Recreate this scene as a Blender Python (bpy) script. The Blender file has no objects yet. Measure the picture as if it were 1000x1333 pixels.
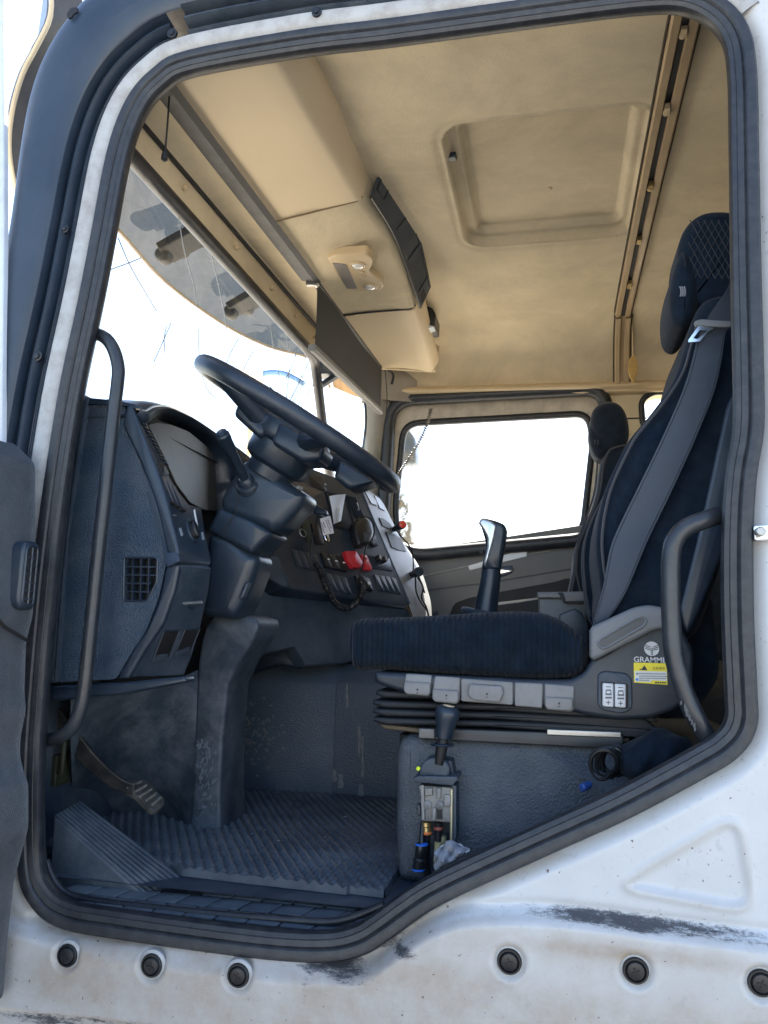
import bpy, bmesh, math, random
import numpy as np
from mathutils import Vector, Matrix
random.seed(7); rng = np.random.default_rng(7)
R = math.radians
sc = bpy.context.scene
col = sc.collection

# ------------------------------------------------------------------ camera
F, CX, CY = 1030.0, 500.0, 666.5            # focal length and centre in photo pixels (1000 x 1333)
CAM = np.array([0, 0, 1.85])
_dy = np.array([222, 163, F]); _dy /= np.linalg.norm(_dy)
_dx = np.array([5459, -15, -F]); _dx -= _dx.dot(_dy) * _dy; _dx /= np.linalg.norm(_dx)
_dz = np.cross(_dx, _dy)
if _dz[1] > 0: _dz = -_dz
MC = np.stack([_dx, _dy, _dz], 1)            # world axes seen from the camera (right, down, forward)
cd = bpy.data.cameras.new('camera'); cam = bpy.data.objects.new('camera', cd); col.objects.link(cam)
right, down, fwd = MC[0], MC[1], MC[2]
m = Matrix.Identity(4)
for i in range(3):
    m[i][0], m[i][1], m[i][2], m[i][3] = right[i], -down[i], -fwd[i], CAM[i]
cam.matrix_world = m
cd.sensor_fit = 'VERTICAL'; cd.sensor_height = 24; cd.lens = 24 * F / 1333
cd.clip_start = 0.05; cd.clip_end = 3000
sc.camera = cam

# ------------------------------------------------------------------ world, sun, exposure
SUN_EL, SUN_AZ = R(52), R(-14)                # azimuth measured from +Y (far side of the cab) towards -X (front of the truck)
w = bpy.data.worlds.new('World'); sc.world = w; w.use_nodes = True
nt = w.node_tree
sky = nt.nodes.new('ShaderNodeTexSky'); sky.sky_type = 'NISHITA'; sky.sun_disc = False
sky.sun_elevation = SUN_EL; sky.sun_rotation = -SUN_AZ
sky.air_density = 1.0; sky.dust_density = 1.5
bg = nt.nodes['Background']; bg.inputs[1].default_value = 0.088
nt.links.new(sky.outputs[0], bg.inputs[0])
sl = bpy.data.lights.new('sun', 'SUN'); sl.energy = 5.0; sl.angle = R(0.5); sl.color = (1, 0.94, 0.84)
so = bpy.data.objects.new('sun', sl); col.objects.link(so)
sd = Vector((-math.sin(SUN_AZ) * math.cos(SUN_EL), math.cos(SUN_AZ) * math.cos(SUN_EL), math.sin(SUN_EL)))
so.rotation_euler = sd.to_track_quat('Z', 'Y').to_euler(); so.location = sd * 50
sc.view_settings.view_transform = 'Standard'; sc.view_settings.look = 'None'
sc.view_settings.gamma = 1; sc.view_settings.exposure = 2.75
sc.render.engine = 'CYCLES'
sc.cycles.max_bounces = 12; sc.cycles.diffuse_bounces = 8; sc.cycles.transparent_max_bounces = 16
sc.cycles.use_denoising = True
sc.cycles.sample_clamp_indirect = 8

# ------------------------------------------------------------------ geometry helpers
def ray(u, v): return MC.T @ np.array([(u - CX) / F, (v - CY) / F, 1])
def at(u, v, Y): r = ray(u, v); return CAM + r * (Y / r[1])
def atX(u, v, X): r = ray(u, v); return CAM + r * (X / r[0])
def atZ(u, v, Z): r = ray(u, v); return CAM + r * ((Z - CAM[2]) / r[2])
def V(*a): return np.array(a, float)
def unit(a): a = np.asarray(a, float); return a / np.linalg.norm(a)

def cr(pts, n=6, closed=False):
    P = [np.asarray(p, float) for p in pts]; k = len(P); out = []
    for i in range(k if closed else k - 1):
        if closed: a, b, c, d = P[i - 1], P[i], P[(i + 1) % k], P[(i + 2) % k]
        else: a, b, c, d = P[max(i - 1, 0)], P[i], P[i + 1], P[min(i + 2, k - 1)]
        for j in range(n):
            t = j / n
            out.append(0.5 * (2 * b + (c - a) * t + (2 * a - 5 * b + 4 * c - d) * t * t + (3 * b - a - 3 * c + d) * t ** 3))
    if not closed: out.append(P[-1])
    return out

def rnd(poly, r, n=4):
    P = [np.asarray(p, float) for p in poly]; out = []; k = len(P)
    for i in range(k):
        a, b, c = P[i - 1], P[i], P[(i + 1) % k]
        la, lc = np.linalg.norm(a - b), np.linalg.norm(c - b)
        rr = min(r, la * .45, lc * .45)
        p, q = b + (a - b) / la * rr, b + (c - b) / lc * rr
        for j in range(n + 1):
            t = j / n; out.append((1 - t) ** 2 * p + 2 * t * (1 - t) * b + t * t * q)
    return out

class Frame:
    """a plane: origin o, axes ex, ey, outward normal n"""
    def __init__(s, o, ex, ey):
        s.o = np.asarray(o, float); s.ex = unit(ex); ey = np.asarray(ey, float)
        s.ey = unit(ey - ey.dot(s.ex) * s.ex); s.n = np.cross(s.ex, s.ey)
    def px(s, u, v):
        r = ray(u, v); t = (s.o - CAM).dot(s.n) / r.dot(s.n); p = CAM + r * t - s.o
        return np.array([p.dot(s.ex), p.dot(s.ey)])
    def pp(s, l): return [s.px(u, v) for u, v in l]
    def p(s, x, y, z=0): return s.o + s.ex * x + s.ey * y + s.n * z
    def shift(s, d):
        f = Frame(s.o, s.ex, s.ey); f.o = s.o + s.n * d; return f
def FY(Y): return Frame((0, Y, 0), (1, 0, 0), (0, 0, 1))            # faces the camera side
def FX(X): return Frame((X, 0, 0), (0, 1, 0), (0, 0, 1))            # faces the back of the truck
def F3(a, b, c):                                                   # from three points: a->b is ex
    return Frame(a, np.asarray(b) - a, np.asarray(c) - a)

def inset(poly, d):
    P = np.array(poly); k = len(P)
    area = 0.5 * np.sum(P[:, 0] * np.roll(P[:, 1], -1) - np.roll(P[:, 0], -1) * P[:, 1])
    s = 1 if area > 0 else -1
    e = np.roll(P, -1, 0) - P; L = np.linalg.norm(e, axis=1, keepdims=True); L[L < 1e-9] = 1e-9; e = e / L
    nrm = np.stack([-e[:, 1], e[:, 0]], 1) * s
    m = nrm + np.roll(nrm, 1, 0)
    den = np.maximum(np.sum(m * nrm, 1, keepdims=True), 0.35)
    Q = P + m / den * d
    if d <= 0 or k < 5: return Q
    # points that would fold over the outline are drawn to the nearest sound neighbour
    A = P; B = np.roll(P, -1, 0); AB = B - A; L2 = np.maximum(np.sum(AB * AB, 1), 1e-12)
    def dmin(q):
        t = np.clip(np.sum((q - A) * AB, 1) / L2, 0, 1); return np.min(np.linalg.norm(A + AB * t[:, None] - q, axis=1))
    good = [dmin(q) > .93 * d for q in Q]
    if not any(good): return P + (P.mean(0) - P) * .5
    gi = [i for i in range(k) if good[i]]
    for i in range(k):
        if not good[i]:
            j = min(gi, key=lambda g_: min((g_ - i) % k, (i - g_) % k)); Q[i] = Q[j]
    return Q

class MB:
    def __init__(s): s.v = []; s.f = []
    def add(s, verts, faces):
        o = len(s.v); s.v += [tuple(map(float, p)) for p in verts]; s.f += [tuple(i + o for i in f) for f in faces]; return s
    def rows(s, rows, closed=False, cap=False):
        n = len(rows[0]); vs = [p for r in rows for p in r]; fs = []
        for i in range(len(rows) - 1):
            for j in range(n if closed else n - 1):
                a = i * n + j; b = i * n + (j + 1) % n
                fs.append((a, b, b + n, a + n))
        if cap: fs += [tuple(range(n - 1, -1, -1)), tuple(range((len(rows) - 1) * n, len(rows) * n))]
        return s.add(vs, fs)
    def tube(s, pts, r, n=12, cap=True, closed=False):
        P = [np.asarray(p, float) for p in pts]; k = len(P)
        rr = r if hasattr(r, '__len__') else [r] * k
        if len(rr) != k: rr = np.interp(np.linspace(0, 1, k), np.linspace(0, 1, len(rr)), rr)
        T = []
        for i in range(k):
            if closed: t = P[(i + 1) % k] - P[i - 1]
            else: t = P[min(i + 1, k - 1)] - P[max(i - 1, 0)]
            T.append(unit(t))
        up = V(0, 0, 1) if abs(T[0][2]) < .9 else V(1, 0, 0)
        a = unit(np.cross(T[0], up)); rows = []
        for i in range(k):
            a = unit(a - a.dot(T[i]) * T[i]); b = np.cross(T[i], a)
            rows.append([P[i] + rr[i] * (math.cos(2 * math.pi * j / n) * a + math.sin(2 * math.pi * j / n) * b) for j in range(n)])
        if closed: rows.append(rows[0])
        return s.rows(rows, True, cap and not closed)
    def lathe(s, o, ax, prof, n=24, cap=True):
        ax = unit(ax); up = V(0, 0, 1) if abs(ax[2]) < .9 else V(1, 0, 0)
        a = unit(np.cross(ax, up)); b = np.cross(ax, a)
        return s.rows([[np.asarray(o) + ax * h + r * (math.cos(2 * math.pi * j / n) * a + math.sin(2 * math.pi * j / n) * b) for j in range(n)] for r, h in prof], True, cap)
    def puff(s, poly, fr, depth, r=0.0, rb=0.0, nb=4, rz=None):
        """polygon in the frame's plane, front face at 0 with its edge rounded by r, going back by depth"""
        poly = np.array(poly)
        rows = []; rz = rz or r
        if r > 0:
            for k in range(nb + 1):
                a = math.pi / 2 * (1 - k / nb); rows.append((r * (1 - math.cos(a)), -rz * (1 - math.sin(a))))
        else: rows.append((0, 0))
        if rb > 0:
            for k in range(nb + 1):
                a = math.pi / 2 * k / nb; rows.append((rb * (1 - math.cos(a)), -depth + rb * (1 - math.sin(a))))
        else: rows.append((0, -depth))
        if r > 0: rows[0] = (r * 0.98, rows[0][1])
        return s.rows([[fr.p(x, y, z) for x, y in (inset(poly, d) if d else poly)] for d, z in rows], True, True)
    def box(s, o, ex, ey, ez, hx, hy, hz):
        o = np.asarray(o); ex, ey, ez = unit(ex), unit(ey), unit(ez)
        vs = [o + ex * hx * a + ey * hy * b + ez * hz * c for c in (-1, 1) for b in (-1, 1) for a in (-1, 1)]
        return s.add(vs, [(0, 2, 3, 1), (4, 5, 7, 6), (0, 1, 5, 4), (2, 6, 7, 3), (0, 4, 6, 2), (1, 3, 7, 5)])
    def ext(s, prof, Y0, Y1):
        """XZ profile (closed) extruded along Y"""
        return s.rows([[(x, Y0, z) for x, z in prof], [(x, Y1, z) for x, z in prof]], True, True)

ROOT = {}
def obj(name, mb, mat, parent=None, bevel=0, sub=0, solid=0, angle=38, fix=True, attrs=None, bseg=2):
    me = bpy.data.meshes.new(name)
    off = ROOT.get(parent.name, np.zeros(3)) if parent else np.zeros(3)
    me.from_pydata([tuple(np.array(p) - off) for p in mb.v], [], mb.f)
    if fix:
        bm = bmesh.new(); bm.from_mesh(me); bmesh.ops.recalc_face_normals(bm, faces=bm.faces); bm.to_mesh(me); bm.free()
    for k, arr in (attrs or {}).items():
        me.attributes.new(k, 'FLOAT', 'POINT').data.foreach_set('value', np.asarray(arr, np.float32))
    me.polygons.foreach_set('use_smooth', [True] * len(me.polygons))
    me.set_sharp_from_angle(angle=R(angle))
    me.materials.append(mat)
    o = bpy.data.objects.new(name, me); col.objects.link(o)
    if parent: o.parent = parent; ROOT[o.name] = off
    else: ROOT[o.name] = np.zeros(3)
    if bevel:
        b = o.modifiers.new('edge', 'BEVEL'); b.width = bevel; b.segments = bseg; b.limit_method = 'ANGLE'; b.angle_limit = R(35); b.harden_normals = False
    if solid:
        s = o.modifiers.new('thick', 'SOLIDIFY'); s.thickness = solid; s.offset = 0
        es_ = o.modifiers.new('crisp', 'EDGE_SPLIT'); es_.split_angle = R(50)
    if sub:
        s = o.modifiers.new('smooth', 'SUBSURF'); s.levels = sub; s.render_levels = sub
    return o
def thing(name, label, cat, loc, group=None):
    o = bpy.data.objects.new(name, None); o.empty_display_size = .05; col.objects.link(o); o.location = tuple(loc)
    ROOT[o.name] = np.array(loc, float); return tag(o, label, cat, group)
def tag(o, label, cat, group=None):
    o['label'] = label; o['category'] = cat
    if group: o['group'] = group
    return o
def text(body, size, fr, x, y, mat, name, parent, depth=.0008, bold=0.0, sx=1.0):
    cu = bpy.data.curves.new('t', 'FONT'); cu.body = body; cu.size = size; cu.extrude = depth; cu.offset = bold
    to = bpy.data.objects.new('t', cu); col.objects.link(to)
    dg = bpy.context.evaluated_depsgraph_get(); me = bpy.data.meshes.new_from_object(to.evaluated_get(dg))
    bpy.data.objects.remove(to)
    mb = MB(); mb.add([fr.p(x + v.co.x * sx, y + v.co.y, v.co.z + depth) for v in me.vertices], [tuple(p.vertices) for p in me.polygons])
    return obj(name, mb, mat, parent, fix=False)

# ------------------------------------------------------------------ materials
def M(name, c, rough=.5, metal=0, var=.12, vs=8, bump=0, bs=250, bk='noise', dust=None, da=.0, ds=9, spec=.5, sheen=0, coat=0, spec2=None, warp=0):
    mt = bpy.data.materials.new(name); mt.use_nodes = True; n = mt.node_tree.nodes; l = mt.node_tree.links
    b = n['Principled BSDF']; b.inputs['Roughness'].default_value = rough; b.inputs['Metallic'].default_value = metal
    b.inputs['Specular IOR Level'].default_value = spec
    if sheen:
        b.inputs['Sheen Weight'].default_value = sheen; b.inputs['Sheen Roughness'].default_value = .45
    if coat: b.inputs['Coat Weight'].default_value = coat; b.inputs['Coat Roughness'].default_value = .1
    tc = n.new('ShaderNodeTexCoord'); co = tc.outputs['Object']
    nz = n.new('ShaderNodeTexNoise'); nz.inputs['Scale'].default_value = vs; nz.inputs['Detail'].default_value = 6; nz.inputs['Roughness'].default_value = .6
    l.new(co, nz.inputs['Vector'])
    mx = n.new('ShaderNodeMix'); mx.data_type = 'RGBA'
    mx.inputs[6].default_value = tuple(x * (1 - var) for x in c) + (1,); mx.inputs[7].default_value = tuple(min(1, x * (1 + var)) for x in c) + (1,)
    rp = n.new('ShaderNodeValToRGB'); rp.color_ramp.elements[0].position = .3; rp.color_ramp.elements[1].position = .7
    l.new(nz.outputs[0], rp.inputs[0]); l.new(rp.outputs[0], mx.inputs[0])
    out = mx.outputs[2]
    rv = n.new('ShaderNodeMapRange'); rv.inputs[3].default_value = max(.05, rough - .08); rv.inputs[4].default_value = min(1, rough + .1)
    l.new(nz.outputs[0], rv.inputs[0]); rout = rv.outputs[0]
    if dust:
        n2 = n.new('ShaderNodeTexNoise'); n2.inputs['Scale'].default_value = ds; n2.inputs['Detail'].default_value = 9; n2.inputs['Roughness'].default_value = .72
        n2.inputs['Distortion'].default_value = warp
        l.new(co, n2.inputs['Vector'])
        r2 = n.new('ShaderNodeValToRGB'); r2.color_ramp.elements[0].position = .42; r2.color_ramp.elements[1].position = .78
        r2.color_ramp.elements[1].color = (da, da, da, 1); l.new(n2.outputs[0], r2.inputs[0])
        m2 = n.new('ShaderNodeMix'); m2.data_type = 'RGBA'; m2.inputs[7].default_value = tuple(dust) + (1,)
        l.new(r2.outputs[0], m2.inputs[0]); l.new(out, m2.inputs[6]); out = m2.outputs[2]
    l.new(out, b.inputs['Base Color']); l.new(rout, b.inputs['Roughness'])
    if bump:
        if bk == 'ribs':
            t = n.new('ShaderNodeTexWave'); t.bands_direction = 'X'; t.inputs['Scale'].default_value = bs * .62; t.inputs['Distortion'].default_value = 1.5; t.inputs['Detail'].default_value = 3; t.inputs['Detail Scale'].default_value = 3; ho = t.outputs['Fac']; l.new(co, t.inputs['Vector'])
            m3 = n.new('ShaderNodeMix'); m3.data_type = 'RGBA'; m3.blend_type = 'MULTIPLY'; m3.inputs[0].default_value = .18; l.new(out, m3.inputs[6]); l.new(t.outputs['Color'], m3.inputs[7]); l.new(m3.outputs[2], b.inputs['Base Color'])
        elif bk == 'grain':
            t = n.new('ShaderNodeTexVoronoi'); t.inputs['Scale'].default_value = bs; t.feature = 'SMOOTH_F1'; t.inputs['Smoothness'].default_value = .4; ho = t.outputs['Distance']
            nn = n.new('ShaderNodeTexNoise'); nn.inputs['Scale'].default_value = bs * .5
            va = n.new('ShaderNodeVectorMath'); va.operation = 'SCALE'; va.inputs[3].default_value = 1.2 / bs
            vb = n.new('ShaderNodeVectorMath'); vb.operation = 'ADD'
            l.new(co, nn.inputs['Vector']); l.new(nn.outputs['Color'], va.inputs[0]); l.new(co, vb.inputs[0]); l.new(va.outputs[0], vb.inputs[1]); l.new(vb.outputs[0], t.inputs['Vector'])
        else:
            t = n.new('ShaderNodeTexNoise'); t.inputs['Scale'].default_value = bs; t.inputs['Detail'].default_value = 3; ho = t.outputs[0]; l.new(co, t.inputs['Vector'])
        bp = n.new('ShaderNodeBump'); bp.inputs['Strength'].default_value = min(1, bump); bp.inputs['Distance'].default_value = .6 / bs
        l.new(ho, bp.inputs['Height']); l.new(bp.outputs[0], b.inputs['Normal'])
    return mt
DUST = (.19, .20, .21)
bell_m = M('bellows_rubber', (.007, .010, .015), .6, var=.2, dust=(.06, .06, .06), da=.2, ds=12)
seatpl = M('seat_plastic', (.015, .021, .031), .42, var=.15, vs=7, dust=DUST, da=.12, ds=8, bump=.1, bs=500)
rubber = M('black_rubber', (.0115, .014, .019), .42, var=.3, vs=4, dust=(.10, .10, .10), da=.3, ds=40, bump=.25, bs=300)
plast = M('dash_plastic', (.020, .040, .066), .42, var=.15, vs=5, bump=.8, bs=330, bk='grain', dust=DUST, da=.3, ds=7, warp=.4)
plast_s = M('smooth_plastic', (.0125, .023, .038), .34, var=.15, vs=7, dust=DUST, da=.12, ds=8, bump=.06, bs=600)
plast_d = M('dusty_plastic', (.022, .037, .057), .5, var=.2, vs=6, dust=DUST, da=.4, ds=6, bump=.25, bs=380, bk='grain', warp=.4)
black = M('matte_black', (.008, .008, .009), .6, var=.2)
gloss = M('gloss_black', (.010, .011, .013), .36, var=.1)
grab = M('grab_rail_paint', (.017, .021, .027), .33, var=.3, vs=10, dust=(.2, .2, .2), da=.14, ds=14, bump=.1, bs=160)
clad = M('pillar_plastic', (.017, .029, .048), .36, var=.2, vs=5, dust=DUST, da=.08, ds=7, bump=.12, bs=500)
lining = M('roof_lining_felt', (.66, .56, .385), .92, var=.10, vs=3.5, bump=.6, bs=230, dust=(.22, .19, .14), da=.5, ds=2.0, warp=.5, spec=.15)
console_m = M('console_moulding', (.68, .555, .37), .62, var=.07, vs=3, bump=.25, bs=420, dust=(.3, .24, .15), da=.2, ds=3, spec=.3)
beige = M('beige_plastic', (.56, .44, .27), .45, var=.08, bump=.1, bs=400)
trimgrey = M('pillar_trim_grey', (.30, .27, .225), .7, var=.12, bump=.3, bs=350, dust=(.18, .16, .13), da=.3, ds=5)
doorgrey = M('door_card_grey', (.17, .165, .155), .62, var=.1, bump=.3, bs=350, bk='grain', dust=DUST, da=.25, ds=5)
sunlit_grey = M('dash_sunlit_grey', (.21, .213, .22), .45, var=.1, vs=5, bump=.2, bs=380, bk='grain', dust=(.2, .18, .15), da=.4, ds=10)
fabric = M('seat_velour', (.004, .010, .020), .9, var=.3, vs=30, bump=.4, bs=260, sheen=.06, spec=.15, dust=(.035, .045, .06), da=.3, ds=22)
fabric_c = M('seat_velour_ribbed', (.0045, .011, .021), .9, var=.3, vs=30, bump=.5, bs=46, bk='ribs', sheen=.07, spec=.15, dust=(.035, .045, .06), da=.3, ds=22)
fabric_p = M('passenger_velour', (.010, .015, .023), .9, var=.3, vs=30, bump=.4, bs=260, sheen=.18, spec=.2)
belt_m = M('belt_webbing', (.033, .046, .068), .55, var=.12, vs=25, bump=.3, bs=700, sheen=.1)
piping = M('seat_piping', (.05, .05, .055), .6)
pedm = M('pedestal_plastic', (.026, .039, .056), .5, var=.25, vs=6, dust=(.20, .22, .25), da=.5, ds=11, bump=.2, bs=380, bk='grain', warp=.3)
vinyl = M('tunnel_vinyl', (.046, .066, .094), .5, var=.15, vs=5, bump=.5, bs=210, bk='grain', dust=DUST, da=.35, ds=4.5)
vinyl_shade = M('tunnel_vinyl_shaded', (.034, .050, .074), .5, var=.15, vs=5, bump=.5, bs=210, bk='grain', dust=DUST, da=.16, ds=4.5)  # same vinyl as the front, its shade put into the colour
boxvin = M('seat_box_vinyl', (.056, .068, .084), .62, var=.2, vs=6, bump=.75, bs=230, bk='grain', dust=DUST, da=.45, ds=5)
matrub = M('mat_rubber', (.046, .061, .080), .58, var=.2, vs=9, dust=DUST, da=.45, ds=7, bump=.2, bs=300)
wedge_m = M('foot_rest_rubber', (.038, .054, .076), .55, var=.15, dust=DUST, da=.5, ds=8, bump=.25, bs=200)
steel = M('worn_steel', (.38, .38, .37), .38, metal=.9, var=.2, vs=20, dust=(.12, .10, .08), da=.4, ds=20)
alu = M('cast_aluminium', (.25, .245, .235), .55, metal=.35, var=.2, vs=30, bump=.3, bs=300, dust=(.1, .09, .08), da=.5, ds=25)
chrome = M('chrome', (.7, .7, .7), .15, metal=1, var=.03)
rust = M('pedal_rusty', (.05, .048, .045), .7, metal=.2, var=.4, vs=40, dust=(.17, .16, .14), da=.6, ds=30, bump=.4, bs=200)
greybtn = M('grey_button', (.185, .185, .185), .5, var=.15, vs=20, dust=(.14, .12, .10), da=.35, ds=25, bump=.1, bs=400)
greylev = M('grey_lever', (.15, .155, .16), .5, var=.1, dust=(.1, .1, .1), da=.2, ds=20, bump=.2, bs=500)
white_pl = M('white_key', (.62, .63, .64), .4, var=.05, dust=(.4, .38, .35), da=.3, ds=40)
ink = M('dark_print', (.03, .03, .035), .6)
wink = M('white_print', (.75, .75, .75), .5)
yellow = M('yellow_label', (.80, .66, .02), .4, var=.03)
bluep = M('blue_plastic', (.02, .14, .6), .35)
paper = M('white_paper', (.80, .82, .88), .75, var=.05, vs=30)
red = M('red_plastic', (.50, .02, .03), .35, var=.08)
orange = M('orange_ring', (.6, .16, .03), .45)
brass = M('brass_fitting', (.55, .42, .2), .3, metal=.9)
silver = M('silver_paint', (.55, .57, .6), .28, metal=.7, var=.04)
cloth_m = M('grey_rag', (.34, .35, .38), .9, var=.15, vs=40, bump=.5, bs=160)
leaf_m = M('leaf_card', (.45, .30, .10), .7, var=.2, vs=60)
olive = M('olive_wiring_box', (.022, .026, .012), .6, var=.4, vs=30)
shade_m = M('roller_shade_cloth', (.030, .030, .033), .75, var=.1, bump=.3, bs=500)
shbar = M('shade_bar_grey', (.16, .16, .155), .5, var=.1)
ground_m = M('sandy_yard', (.70, .625, .52), .95, var=.2, vs=.6, bump=.5, bs=8, dust=(.3, .26, .2), da=.5, ds=2)
wall_m = M('pale_wall', (.72, .69, .63), .9, var=.05)
loader_b = M('boom_blue', (.10, .22, .42), .45, var=.1)
loader_y = M('machine_yellow', (.62, .45, .2), .5, var=.1)
mirror_m = M('mirror_shell', (.10, .15, .22), .4, var=.1)

def paint_mat():
    mt = bpy.data.materials.new('white_body_paint'); mt.use_nodes = True; n = mt.node_tree.nodes; l = mt.node_tree.links; b = n['Principled BSDF']
    b.inputs['Roughness'].default_value = .34; b.inputs['Coat Weight'].default_value = .25; b.inputs['Coat Roughness'].default_value = .18
    tc = n.new('ShaderNodeTexCoord')
    def noise(s, d=8, r=.65, w=0):
        q = n.new('ShaderNodeTexNoise'); q.inputs['Scale'].default_value = s; q.inputs['Detail'].default_value = d; q.inputs['Roughness'].default_value = r; q.inputs['Distortion'].default_value = w
        l.new(tc.outputs['Object'], q.inputs['Vector']); return q.outputs[0]
    def ramp(x, a, c, hi=1):
        q = n.new('ShaderNodeMapRange'); q.inputs[1].default_value = a; q.inputs[2].default_value = c; q.inputs[4].default_value = hi; l.new(x, q.inputs[0]); return q.outputs[0]
    def math_(op, x, y):
        q = n.new('ShaderNodeMath'); q.operation = op; q.use_clamp = True
        for k, z in ((0, x), (1, y)):
            if isinstance(z, (int, float)): q.inputs[k].default_value = z
            else: l.new(z, q.inputs[k])
        return q.outputs[0]
    def mix(f, a, c):
        q = n.new('ShaderNodeMix'); q.data_type = 'RGBA'; l.new(f, q.inputs[0])
        for k, z in ((6, a), (7, c)):
            if isinstance(z, tuple): q.inputs[k].default_value = z
            else: l.new(z, q.inputs[k])
        return q.outputs[2]
    def attr(nm):
        q = n.new('ShaderNodeAttribute'); q.attribute_name = nm; return q.outputs['Fac']
    c = mix(ramp(noise(3), .3, .7), (.49, .51, .52, 1), (.58, .60, .61, 1))
    d = math_('MULTIPLY', attr('grime'), ramp(noise(7, 11, .72), .12, .78))
    c = mix(d, c, (.29, .215, .14, 1))
    d2 = math_('MULTIPLY', ramp(noise(26, 9, .75, .5), .56, .8), .35)
    c = mix(d2, c, (.35, .33, .31, 1))
    sc1 = ramp(noise(55, 6, .7, .6), .60, .64)
    c = mix(math_('MULTIPLY', sc1, .32), c, (.30, .30, .32, 1))
    sp = ramp(noise(120, 3, .5), .70, .74); c = mix(sp, c, (.10, .07, .06, 1))
    mp = n.new('ShaderNodeMapping'); mp.inputs['Scale'].default_value = (.38, 1, 1.25); l.new(tc.outputs['Object'], mp.inputs[0])
    q_ = n.new('ShaderNodeTexNoise'); q_.inputs['Scale'].default_value = 60; q_.inputs['Detail'].default_value = 12; q_.inputs['Roughness'].default_value = .92; l.new(mp.outputs[0], q_.inputs['Vector'])
    wr = math_('ADD', math_('MULTIPLY', attr('scuff'), .34), q_.outputs[0]); wr.node.use_clamp = False
    wr = math_('MULTIPLY', ramp(wr, .70, .80), ramp(attr('scuff'), .02, .12))
    c = mix(wr, c, (.05, .05, .055, 1))
    l.new(c, b.inputs['Base Color'])
    ro = n.new('ShaderNodeMapRange'); l.new(math_('ADD', d, wr), ro.inputs[0]); ro.inputs[3].default_value = .34; ro.inputs[4].default_value = .7; l.new(ro.outputs[0], b.inputs['Roughness'])
    bp = n.new('ShaderNodeBump'); bp.inputs['Strength'].default_value = .12; bp.inputs['Distance'].default_value = .004; l.new(noise(22, 5), bp.inputs['Height']); l.new(bp.outputs[0], b.inputs['Normal'])
    return mt
paint = paint_mat()
flange_m = M('door_flange_paint', (.40, .405, .40), .42, var=.1, vs=6, dust=(.20, .17, .14), da=.85, ds=20, bump=.1, bs=60)

def glass_mat(name, tint, dirt, dirtc, dscale, rough=.02, lo=.5, hi=.75):
    mt = bpy.data.materials.new(name); mt.use_nodes = True; n = mt.node_tree.nodes; l = mt.node_tree.links
    for x in list(n): n.remove(x)
    out = n.new('ShaderNodeOutputMaterial'); tr = n.new('ShaderNodeBsdfTransparent'); tr.inputs[0].default_value = tint + (1,)
    gl = n.new('ShaderNodeBsdfGlossy'); gl.inputs['Roughness'].default_value = rough
    fr = n.new('ShaderNodeLayerWeight'); fr.inputs[0].default_value = .5
    fp_ = n.new('ShaderNodeMath'); fp_.operation = 'POWER'; fp_.inputs[1].default_value = 5; l.new(fr.outputs['Facing'], fp_.inputs[0])
    fm_ = n.new('ShaderNodeMapRange'); fm_.inputs[3].default_value = .04; fm_.inputs[4].default_value = .7; l.new(fp_.outputs[0], fm_.inputs[0])
    m1 = n.new('ShaderNodeMixShader'); l.new(fm_.outputs[0], m1.inputs[0]); l.new(tr.outputs[0], m1.inputs[1]); l.new(gl.outputs[0], m1.inputs[2])
    df = n.new('ShaderNodeBsdfDiffuse'); df.inputs[0].default_value = dirtc + (1,)
    tl = n.new('ShaderNodeBsdfTranslucent'); tl.inputs[0].default_value = dirtc + (1,)
    ad = n.new('ShaderNodeMixShader'); ad.inputs[0].default_value = .5; l.new(df.outputs[0], ad.inputs[1]); l.new(tl.outputs[0], ad.inputs[2])
    tc = n.new('ShaderNodeTexCoord'); nz = n.new('ShaderNodeTexNoise'); nz.inputs['Scale'].default_value = dscale; nz.inputs['Detail'].default_value = 8; nz.inputs['Roughness'].default_value = .7
    l.new(tc.outputs['Object'], nz.inputs['Vector'])
    at_ = n.new('ShaderNodeAttribute'); at_.attribute_name = 'grime'
    mr = n.new('ShaderNodeMapRange'); mr.inputs[1].default_value = lo; mr.inputs[2].default_value = hi; mr.inputs[4].default_value = dirt; l.new(nz.outputs[0], mr.inputs[0])
    mr2 = n.new('ShaderNodeMapRange'); mr2.inputs[1].default_value = .35; mr2.inputs[2].default_value = .6; l.new(nz.outputs[0], mr2.inputs[0])
    mu = n.new('ShaderNodeMath'); mu.operation = 'MULTIPLY'; l.new(at_.outputs['Fac'], mu.inputs[0]); l.new(mr2.outputs[0], mu.inputs[1])
    su = n.new('ShaderNodeMath'); su.operation = 'ADD'; su.use_clamp = True; l.new(mr.outputs[0], su.inputs[0]); l.new(mu.outputs[0], su.inputs[1])
    m2 = n.new('ShaderNodeMixShader'); l.new(su.outputs[0], m2.inputs[0]); l.new(m1.outputs[0], m2.inputs[1]); l.new(ad.outputs[0], m2.inputs[2])
    l.new(m2.outputs[0], out.inputs[0]); return mt
glass_m = glass_mat('window_glass', (.93, .95, .95), .10, (.065, .06, .048), 14)
visor_m = glass_mat('smoked_visor', (.085, .087, .080), .5, (.075, .075, .066), 3, lo=.2, hi=.8)
lens_m = M('lamp_lens', (.75, .74, .70), .08, var=.05, spec=.8, coat=1)
clust_m = M('cluster_glass', (.058, .055, .050), .42, var=.2, vs=5, dust=(.22, .2, .17), da=.4, ds=5, spec=.45)

# ------------------------------------------------------------------ ground (its own sheet out to the horizon)
mb = MB(); mb.add([(-900, -900, 0), (900, -900, 0), (900, 900, 0), (-900, 900, 0)], [(0, 1, 2, 3)])
g = obj('ground', mb, ground_m); g['kind'] = 'structure'; g['label'] = 'sandy yard ground under the truck'

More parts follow.
